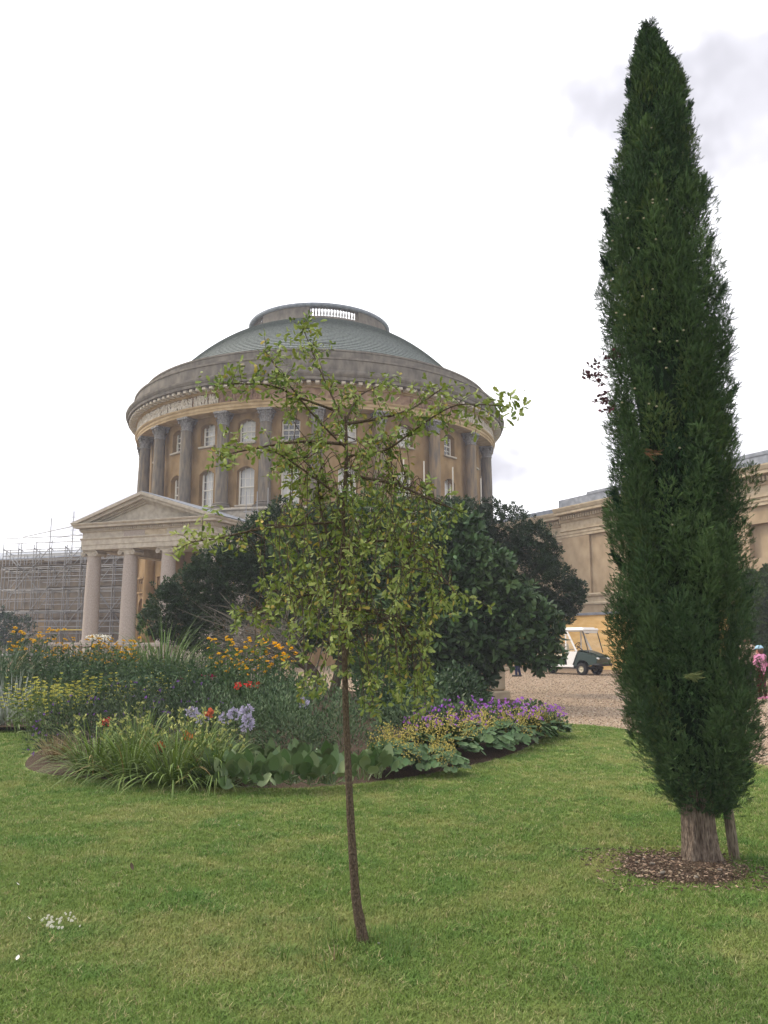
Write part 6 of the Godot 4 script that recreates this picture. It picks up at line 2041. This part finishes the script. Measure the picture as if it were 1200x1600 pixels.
		for k in 70:
			var t := rng.randf()
			X[k % 3].append(Transform3D(aim((B - A).normalized() + rdir() * 0.5, rr(0, TAU)).scaled(Vector3.ONE * rr(0.45, 0.8)), A.lerp(B, t * 0.75) + rdir() * 0.022 * (1.0 - 0.7 * t)))
			C[k % 3].append(vary(Color(0.03, 0.065, 0.04), 0.2))
	for v in 3: multi("foliage", sprays[v], M.conifer, o, X[v], C[v])
	# the dense branch mass inside
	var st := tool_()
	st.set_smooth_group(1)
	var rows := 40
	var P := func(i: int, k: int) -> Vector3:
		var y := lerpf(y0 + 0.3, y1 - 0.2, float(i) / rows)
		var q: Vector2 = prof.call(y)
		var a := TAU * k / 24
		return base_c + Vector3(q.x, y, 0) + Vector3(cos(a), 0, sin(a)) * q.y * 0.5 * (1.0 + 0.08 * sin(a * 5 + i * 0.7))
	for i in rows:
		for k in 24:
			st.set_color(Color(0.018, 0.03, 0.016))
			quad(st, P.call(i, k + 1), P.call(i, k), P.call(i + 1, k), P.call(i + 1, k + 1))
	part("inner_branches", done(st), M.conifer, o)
	# trunk of fused stems flaring at the foot
	st = tool_()
	var g := on_ground(1095, 1350)
	var ring_ := func(k: int, y: float) -> Vector3:
		var a := TAU * k / 56.0
		var groove := pow(1.0 - absf(sin(1.5 * a + 0.35 + 0.5 * y)), 4.0) + 0.5 * pow(1.0 - absf(sin(3.5 * a - 0.9 * y)), 5.0)
		var r := (0.103 + 0.05 * exp(-y * 9.0) * (1.0 + 0.5 * sin(3.0 * a + 1.0))) * (1.0 - 0.26 * groove) + 0.006 * sin(11.0 * a + 14.0 * y)
		return g + Vector3(cos(a) * r - 0.02 * y, y, sin(a) * r)
	st.set_smooth_group(1)
	for i in 34:
		var ya := -0.06 + i * 0.026
		for k in 56:
			quad(st, ring_.call(k + 1, ya), ring_.call(k, ya), ring_.call(k, ya + 0.026), ring_.call(k + 1, ya + 0.026))
	part("trunk", done(st), M.cypress_bark, o)
	st = tool_()
	tube(st, [g + Vector3(0.06, 0.25, 0.02), g + Vector3(0.1, 0.33, 0.03), g + Vector3(0.19, 0.36, 0.03)], [0.012, 0.01, 0.006], 6)
	part("low_branch", done(st), M.cypress_bark, o)
	# round pale cones
	st = tool_()
	nets(st, [[Vector3(-0.002, 0, 0), Vector3(0.002, 0, 0), 0.0075, 0.0075]], 0.0045, 0.002)
	var cone := done(st)
	for q in [[1018, 200], [1067, 238], [1024, 272], [1020, 312], [1042, 312], [1020, 317], [978, 316], [1069, 332], [981, 341], [1006, 341], [1036, 338], [1038, 346], [1025, 374], [1050, 388], [957, 376], [998, 388], [955, 438], [1020, 452], [1004, 463], [1100, 474], [963, 489], [976, 492], [1022, 514], [1031, 534], [1058, 533], [1068, 516], [1041, 575], [992, 607], [972, 629], [1026, 635], [975, 745], [1122, 770], [1138, 811], [1014, 631], [1080, 420], [1062, 700], [1050, 820]]:
		var y: float = at(q[0], q[1], z).y
		var pr: Vector2 = prof.call(y)
		var s: float = clampf((at(q[0], q[1], z).x - pr.x) / maxf(pr.y, 0.01), -0.95, 0.95)
		var zf := -z + sqrt(1.0 - s * s) * pr.y * 1.03
		part("cone", cone, M.cypress_cone, o, Transform3D(Basis(), at(q[0], q[1], -zf)))
	# a dead brown twig on the near side and one paler shoot
	for q in [[1075, 1055, "dry_shoot", Color(0.16, 0.19, 0.08)], [1010, 705, "dry_shoot", Color(0.16, 0.085, 0.05)]]:
		X = []
		C = []
		for i in (26 if q[0] == 1075 else 10):
			X.append(Transform3D(aim(Vector3(0.8, -0.15, 0.2) + rdir() * 0.5, rr(0, TAU)).scaled(Vector3.ONE * 0.6), at(q[0] + rr(-8, 14), q[1] + rr(-3, 5), 5.28 + rr(-0.02, 0.03))))
			C.append(vary(q[3], 0.2))
		multi(q[2], sprays[0], M.conifer, o, X, C)
	# dark purple leaved shoots pushing out on the left (another plant growing through)
	var pr_ := thing("purple_leaved_shoots", "dark purple leafy shoots sticking out of the cypress's left side", "climber")
	X = []
	C = []
	st = tool_()
	for q in [[912, 580, 945, 600], [922, 572, 950, 590], [918, 592, 948, 602], [930, 566, 958, 578], [935, 620, 955, 610], [930, 628, 958, 625], [940, 645, 962, 632], [958, 548, 975, 560], [945, 556, 970, 566], [915, 583, 940, 590]]:
		var b := at(q[2], q[3], 5.72)
		var t := at(q[0], q[1], 5.6)
		tube(st, [b, t], [0.004, 0.002], 4, false)
		for i in 16:
			X.append(Transform3D(aim(rdir() + (t - b).normalized(), rr(0, TAU)), b.lerp(t, rr(0.15, 1.05)) + rdir() * 0.012))
			C.append(vary(Color(0.085, 0.03, 0.04), 0.3))
	part("twigs", done(st), M.sapling_bark, pr_)
	st = tool_()
	leaf(st, Transform3D(), 0.034, 0.02, 0.2, 0.3)
	multi("leaves", done(st), M.leaf_matt, pr_, X, C)
	# stake
	var sg := on_ground(1150, 1345)
	var sk := thing("wooden_stake", "grey round wooden stake leaning into the cypress beside its trunk", "stake", Vector3(sg.x, 0, sg.z))
	st = tool_()
	tube(st, [Vector3(0, -0.1, 0), Vector3(-0.03, 0.3, 0), Vector3(-0.075, 0.75, 0), Vector3(-0.078, 0.752, 0)], [0.036, 0.035, 0.034, 0.028], 14)
	part("post", done(st), M.stake_wood, sk)
	st = tool_()
	tube(st, [Vector3(-0.06, 0.62, 0.034), Vector3(-0.16, 0.63, 0.07), Vector3(-0.3, 0.62, 0.02)], [0.008, 0.008, 0.008], 6)
	part("tie", done(st), M.cart_black, sk)

# ---------------------------------------------------------------- young tree in front
func young_tree() -> void:
	var D := 4.3
	var o := thing("young_tree", "slim young tree with loose yellow-green leaves in the foreground", "tree")
	var T := func(x: float, y: float, dz := 0.0) -> Vector3: return at(x, y, D + dz)
	var trunk := curve([T.call(570, 1492), T.call(565, 1455), T.call(556, 1400), T.call(549, 1300), T.call(544, 1200), T.call(540, 1100), T.call(538, 1000), T.call(535, 900), T.call(537, 800), T.call(541, 720), T.call(540, 650)], 6)
	var st := tool_()
	var rad := []
	for i in trunk.size():
		var t := float(i) / (trunk.size() - 1)
		rad.append((0.009 + 0.0165 * pow(1.0 - t, 1.2) + 0.011 * exp(-t * 9) + 0.012 * exp(-t * 40)) * (1.0 + 0.05 * sin(i * 1.7) + rr(-0.03, 0.03)))
	tube(st, trunk, rad, 14)
	part("trunk", done(st), M.sapling_bark, o)
	# main branches as surveyed: points (x, y, depth offset), base and tip thickness
	var mains := [
		[[[541, 668, 0], [520, 622, 0.05], [492, 560, 0.1], [472, 508, 0.12]], 0.006, 0.002],
		[[[541, 700, 0], [502, 662, -0.08], [468, 622, -0.15], [440, 585, -0.2], [413, 548, -0.25]], 0.007, 0.0025],
		[[[545, 712, 0], [600, 704, -0.1], [642, 676, -0.18], [682, 648, -0.25], [720, 632, -0.3], [782, 634, -0.35]], 0.007, 0.0025],
		[[[540, 662, 0], [585, 655, 0.1], [640, 640, 0.2], [692, 606, 0.3]], 0.01, 0.004],
		[[[539, 694, 0], [470, 690, 0.12], [402, 700, 0.2], [345, 712, 0.25]], 0.011, 0.003],
		[[[520, 640, 0], [470, 622, -0.1], [420, 602, -0.2], [340, 600, -0.3]], 0.008, 0.003],
		[[[537, 780, 0], [485, 742, -0.1], [450, 718, -0.2], [425, 704, -0.25]], 0.007, 0.0025],
		[[[536, 815, 0], [470, 820, -0.15], [400, 828, -0.25], [335, 842, -0.35], [285, 848, -0.4]], 0.007, 0.0025],
		[[[540, 742, 0], [615, 756, -0.12], [680, 784, -0.2], [722, 800, -0.28]], 0.01, 0.003],
		[[[537, 905, 0], [522, 865, 0.06], [502, 800, 0.1], [494, 745, 0.1], [470, 715, 0.1]], 0.007, 0.0025],
		[[[537, 860, 0], [600, 845, -0.1], [660, 870, -0.2], [715, 930, -0.3]], 0.007, 0.0025],
		[[[540, 660, 0], [560, 620, 0.1], [600, 600, 0.2]], 0.008, 0.003],
		[[[537, 950, 0], [590, 960, 0.1], [640, 1010, 0.2], [650, 1080, 0.2]], 0.008, 0.003],
		[[[537, 940, 0], [480, 930, 0.1], [410, 950, 0.2], [370, 962, 0.2]], 0.008, 0.003],
	]
	var twigs := []
	var wood := []
	for i in range(int(trunk.size() * 0.6), trunk.size()): wood.append(trunk[i])
	for m in mains:
		var pts := curve(m[0].map(func(q): return T.call(q[0], q[1], q[2])), 6)
		for i in range(4, pts.size()): wood.append(pts[i])
		st = tool_()
		tube(st, pts, taper(pts.size(), m[1], m[2]), 7)
		part("branch", done(st), M.sapling_bark, o)
		# side shoots with leaves along the outer two thirds
		for i in range(int(pts.size() * 0.25), pts.size()):
			for s in 2:
				if rng.randf() < 0.45: continue
				var d := (rdir() + Vector3.UP * 0.25).normalized()
				var L := rr(0.05, 0.16)
				twigs.append([pts[i], pts[i] + d * L * 0.5, pts[i] + d * L + Vector3(0, -0.02, 0)])
		twigs.append([pts[pts.size() - 3], pts[pts.size() - 2], pts[pts.size() - 1]])
	# drooping shoots that fill the crown between these outlines: y, left, right, how many
	var hull := [[620, 440, 600, 3], [660, 450, 640, 5], [700, 450, 620, 6], [740, 450, 640, 11], [780, 440, 660, 16], [820, 430, 690, 20], [860, 425, 700, 22], [900, 405, 700, 23], [940, 395, 710, 23], [980, 395, 690, 20], [1020, 430, 690, 10], [1050, 560, 690, 11], [1085, 560, 670, 6], [1062, 470, 510, 3]]
	for h in hull:
		for i in h[3] * 1.75:
			var x := rr(h[1], h[2])
			var y: float = h[0] + rr(-20, 20)
			var wdt: float = (h[2] - h[1]) * 0.5 * D / 1270.0
			var dz := rr(-1, 1) * wdt * sqrt(maxf(0.05, 1.0 - pow((x - (h[1] + h[2]) * 0.5) / ((h[2] - h[1]) * 0.5 + 1), 2.0)))
			var tip: Vector3 = T.call(x, y, dz)
			var oy := clampf(y - rr(20, 110) if y > 720 else y + rr(20, 60), 655, 985)
			var want: Vector3 = trunk[int(lerpf(trunk.size() - 1, trunk.size() * 0.62, (oy - 650) / 340.0))]
			var root_ := want
			var best := 1e9
			for k in 40:
				var c: Vector3 = wood[rng.randi() % wood.size()]
				var sc := c.distance_to(tip) + absf(c.y - want.y) * 0.5
				if c.distance_to(tip) > 0.08 and sc < best:
					best = sc
					root_ = c
			var mid := root_.lerp(tip, 0.6) + Vector3(0, 0.14 if y > 720 else -0.02, 0)
			twigs.append([root_, mid, tip, tip + Vector3(0, -0.05, 0)])
	st = tool_()
	var L := []
	for t in twigs:
		var pts := curve(t, 5)
		tube(st, pts, taper(pts.size(), 0.0026 if t.size() == 4 else 0.0018, 0.001), 4, false)
		var start := 1 if t.size() == 3 else int(pts.size() * 0.4)
		for i in range(start, pts.size()):
			var cnt := 2 if t.size() == 4 else 1
			if t.size() == 4 and i % 3 == 0: cnt = 1
			if i == pts.size() - 1: cnt = 4
			for k in cnt:
				var along: Vector3 = (pts[i] - pts[i - 1]).normalized()
				var d := (along * 0.5 + rdir() * 0.9 + Vector3.DOWN * 0.25).normalized()
				var b: Vector3 = pts[i] + d * 0.006 + rdir() * 0.004
				var q: float = rng.randf()
				var col := Color(0.145, 0.195, 0.045).lerp(Color(0.24, 0.28, 0.075), q)
				if rng.randf() < 0.06: col = Color(0.34, 0.27, 0.07)
				elif rng.randf() < 0.2: col = Color(0.09, 0.14, 0.035)
				L.append([Transform3D(aim(d, rr(0, TAU)).scaled(Vector3.ONE * rr(0.65, 1.15)), b), vary(col, 0.15)])
	part("twigs", done(st), M.sapling_bark, o).set_meta("kind", "stuff")
	# big leaf bunch at the right-hand tip, and the bunches along the left and low twigs
	for q in [[785, 634, 60, 34], [340, 604, 40, 32], [385, 600, 24, 26], [300, 842, 26, 26], [330, 846, 26, 26], [350, 712, 22, 20], [372, 690, 26, 26], [470, 520, 44, 30], [455, 555, 30, 26], [715, 940, 26, 24], [690, 610, 24, 26], [600, 600, 26, 28], [335, 800, 16, 16], [490, 1062, 26, 24], [640, 1090, 30, 30]]:
		for i in q[2]:
			var c: Vector3 = T.call(q[0] + rr(-1, 1) * q[3], q[1] + rr(-1, 1) * q[3] * 0.7, -0.3 + rr(-0.08, 0.08))
			var col := Color(0.15, 0.20, 0.05).lerp(Color(0.21, 0.24, 0.07), rng.randf())
			L.append([Transform3D(aim(rdir() + Vector3(0, 0.3, 0), rr(0, TAU)).scaled(Vector3.ONE * (rr(1.1, 1.7) if q[0] == 785 else rr(0.8, 1.3))), c), vary(col, 0.15)])
	# lobed leaf
	var leaves := []
	for v in 3:
		st = tool_()
		leaf(st, Transform3D(), 0.032, 0.016, 0.12 + 0.12 * v, 0.2 + 0.25 * v, [0.3, 0.75, 0.6, 1.05, 0.75, 0.85])
		leaves.append(done(st))
	L.sort_custom(func(a, b): return (a[0] as Transform3D).origin.z > (b[0] as Transform3D).origin.z)
	var tone := []
	for i in 6:
		var m := leafy("oak_leaf_%d" % i, 0.5, 0.55, 0.3)
		m.vertex_color_use_as_albedo = false
		m.albedo_color = [Color(0.145, 0.195, 0.045), Color(0.19, 0.235, 0.06), Color(0.24, 0.28, 0.075), Color(0.11, 0.16, 0.04), Color(0.34, 0.27, 0.07), Color(0.2, 0.23, 0.075)][i].linear_to_srgb()
		tone.append(m)
	var X := [[], [], []]
	var C := [[], [], []]
	for i in L.size():
		if i < 300:
			part("leaf", leaves[i % 3], tone[rng.randi() % (6 if i % 9 == 0 else 4)], o, L[i][0])
		else:
			X[i % 3].append(L[i][0])
			C[i % 3].append(L[i][1])
	for v in 3: multi("leaves", leaves[v], M.leaf_thin, o, X[v], C[v])
	print("young tree leaves ", L.size())

# ---------------------------------------------------------------- lawn
func lawn_grass() -> void:
	var tufts := []
	for v in 4:
		var st := tool_()
		for i in 13:
			var a := rr(0, TAU)
			var out := Vector3(cos(a), 0, sin(a))
			var sd := Vector3(-sin(a), 0, cos(a)) * rr(0.0011, 0.0019)
			var h := rr(0.013, 0.032)
			var b := Vector3(rr(-1, 1), 0, rr(-1, 1)) * 0.03 - Vector3(0, 0.004, 0)
			var m := b + Vector3(0, h * 0.6, 0) + out * h * 0.2
			var t := b + Vector3(0, h * 0.9, 0) + out * h * rr(0.3, 1.1)
			st.set_smooth_group(1)
			st.set_color(shade(Color.WHITE, rr(0.75, 1.25)))
			quad(st, b - sd, m - sd * 0.8, m + sd * 0.8, b + sd)
			for q in [m - sd * 0.8, t, m + sd * 0.8]: st.add_vertex(q)
		tufts.append(done(st))
	var n := FastNoiseLite.new()
	n.seed = 77
	n.frequency = 0.55
	n.fractal_octaves = 4
	var n2 := FastNoiseLite.new()
	n2.seed = 78
	n2.frequency = 1.7
	var lawn := PackedVector2Array(lawn_plan)
	var bed := PackedVector2Array(bed_plan)
	var mulch := PackedVector2Array(mulch_plan)
	var X := [[], [], [], []]
	var C := [[], [], [], []]
	var made := 0
	var base := on_ground(570, 1484)
	while made < 190000:
		# denser towards the near edge
		var d := 2.7 * pow(16.2 / 2.7, pow(rng.randf(), 1.05))
		var p := Vector2(rr(-0.66, 0.66) * d, -d)
		if not Geometry2D.is_point_in_polygon(p, lawn) or Geometry2D.is_point_in_polygon(p, bed): continue
		made += 1
		if Geometry2D.is_point_in_polygon(p, mulch) and rng.randf() < 1.0 - 0.5 * smoothstep(0.3, 0.42, p.distance_to(Vector2(1.95, -5.66))): continue
		var dry := n.get_noise_2d(p.x, p.y * 1.3) + 0.4 * n2.get_noise_2d(p.x * 2.0, p.y * 2.0)
		var lush := n2.get_noise_2d(p.x + 40, p.y)
		var col := Color(0.15, 0.225, 0.05)
		col = col.lerp(Color(0.28, 0.29, 0.10), clampf(dry * 1.3 + 0.03, 0, 0.75))
		col = col.lerp(Color(0.085, 0.19, 0.038), clampf(lush * 1.2, 0, 0.7))
		if rng.randf() < 0.07: col = Color(0.40, 0.36, 0.18)
		var s := rr(0.75, 1.2) * (1.0 + 0.5 * clampf(lush, 0, 1)) * clampf(0.8 + d * 0.035, 0.85, 1.35)
		var near := p.distance_to(Vector2(base.x, base.z))
		if near < 0.3: s *= 1.0 + 0.9 * (1.0 - near / 0.3)
		var k := made % 4
		var b := Basis(Vector3.UP, rr(0, TAU)) * Basis(Vector3.RIGHT, rr(-0.3, 0.3))
		X[k].append(Transform3D(b.scaled(Vector3(s, s, s)), Vector3(p.x, 0, p.y)))
		C[k].append(vary(col, 0.18))
	var g := Node3D.new()
	g.name = "grass"
	add_child(g)
	tag(g, "short mown grass blades with straw-coloured patches")
	g.set_meta("kind", "stuff")
	for v in 4: multi("grass_tufts", tufts[v], M.grass_blade, g, X[v], C[v])
	# longer unmown grass round the sapling's foot and by the stake
	var long := blades(16, 0.11, 0.004, 0.8, 1.0, 0.03, Color(0.08, 0.15, 0.035), Color(0.14, 0.21, 0.05), 4, 0.05)
	X = []
	C = []
	for i in 95:
		var a := rr(0, TAU)
		var q := rr(0.03, 0.26) * (1.0 + 0.6 * maxf(0, cos(a - 2.6)))
		X.append(Transform3D(Basis(Vector3.UP, a).scaled(Vector3.ONE * rr(0.5, 1.05)), base + Vector3(cos(a) * q * 1.2, 0, sin(a) * q)))
		C.append(vary(Color(1, 1, 1), 0.2))
	for i in 30:
		X.append(Transform3D(Basis(Vector3.UP, rr(0, TAU)).scaled(Vector3.ONE * rr(0.5, 0.9)), on_ground(1165 + rr(-20, 40), 1350 + rr(-8, 25))))
		C.append(vary(Color(0.85, 1, 0.8), 0.2))
	var lg := multi("long_grass", long, M.grass_blade, self, X, C)
	lg.set_meta("label", "long unmown grass round the sapling's foot and the stake")
	# a withered clump beside the stem
	var dry := blades(40, 0.10, 0.006, 1.2, 0.9, 0.03, Color(0.30, 0.21, 0.12), Color(0.42, 0.33, 0.22), 4)
	var dc := thing("withered_leaf_clump", "withered brown leaf clump left of the sapling's foot", "dead plant", on_ground(525, 1502) + Vector3(0, -0.02, 0))
	part("leaves", dry, M.leaf_matt, dc).set_meta("kind", "stuff")
	# white clover flowers on the left
	var st := tool_()
	for i in 26:
		st.set_color(Color(0.72, 0.70, 0.62))
		leaf(st, Transform3D(aim(rdir() + Vector3.UP * 0.5), rdir() * 0.003), 0.011, 0.006, 0.2, 0.2, [1.0])
	var fl := done(st)
	var fp := thing("white_flower_patch", "patch of small white flowers in the lawn at the lower left", "flowers")
	for i in 38:
		var p := on_ground(92 + rr(-36, 36) * sqrt(rng.randf()), 1449 + rr(-15, 12) * sqrt(rng.randf()))
		part("flower", fl, M.petal, fp, Transform3D(Basis().scaled(Vector3.ONE * rr(0.35, 0.8)), p + Vector3(0, rr(0.02, 0.045), 0)))
	var bits := [[30, 1391, "single white petal on the grass at the far left"], [25, 1511, "white petal on the grass nearest the lower left corner"], [375, 1297, "pale fallen leaf on the grass below the daylilies"], [593, 1486, "white petal at the sapling's foot"], [1163, 1231, "white petal on the grass right of the cypress"], [48, 1446, "lone white petal left of the flower patch"]]
	st = tool_()
	st.set_color(Color(0.72, 0.70, 0.66))
	leaf(st, Transform3D(Basis(Vector3.RIGHT, -1.2), Vector3.ZERO), 0.024, 0.018, 0.3, 0.4, [0.8, 1.0, 0.7])
	var petal := done(st)
	for q in bits:
		var pt := part("fallen_petal", petal, M.petal, self, Transform3D(Basis(Vector3.UP, rr(0, TAU)), on_ground(q[0], q[1]) + Vector3(0, 0.03, 0)))
		tag(pt, q[2], "petal", "white petals on the lawn")
	st = tool_()
	st.set_color(Color(0.09, 0.065, 0.04))
	leaf(st, Transform3D(Basis(Vector3.RIGHT, -1.1), Vector3.ZERO), 0.05, 0.028, 0.4, 0.6, [0.6, 1.0, 0.7])
	var dl := part("dead_leaf", done(st), M.leaf_matt, self, Transform3D(Basis(Vector3.UP, 0.9), on_ground(208, 1368) + Vector3(0, 0.03, 0)))
	tag(dl, "curled dark dead leaf on the lawn below the bed", "leaf")
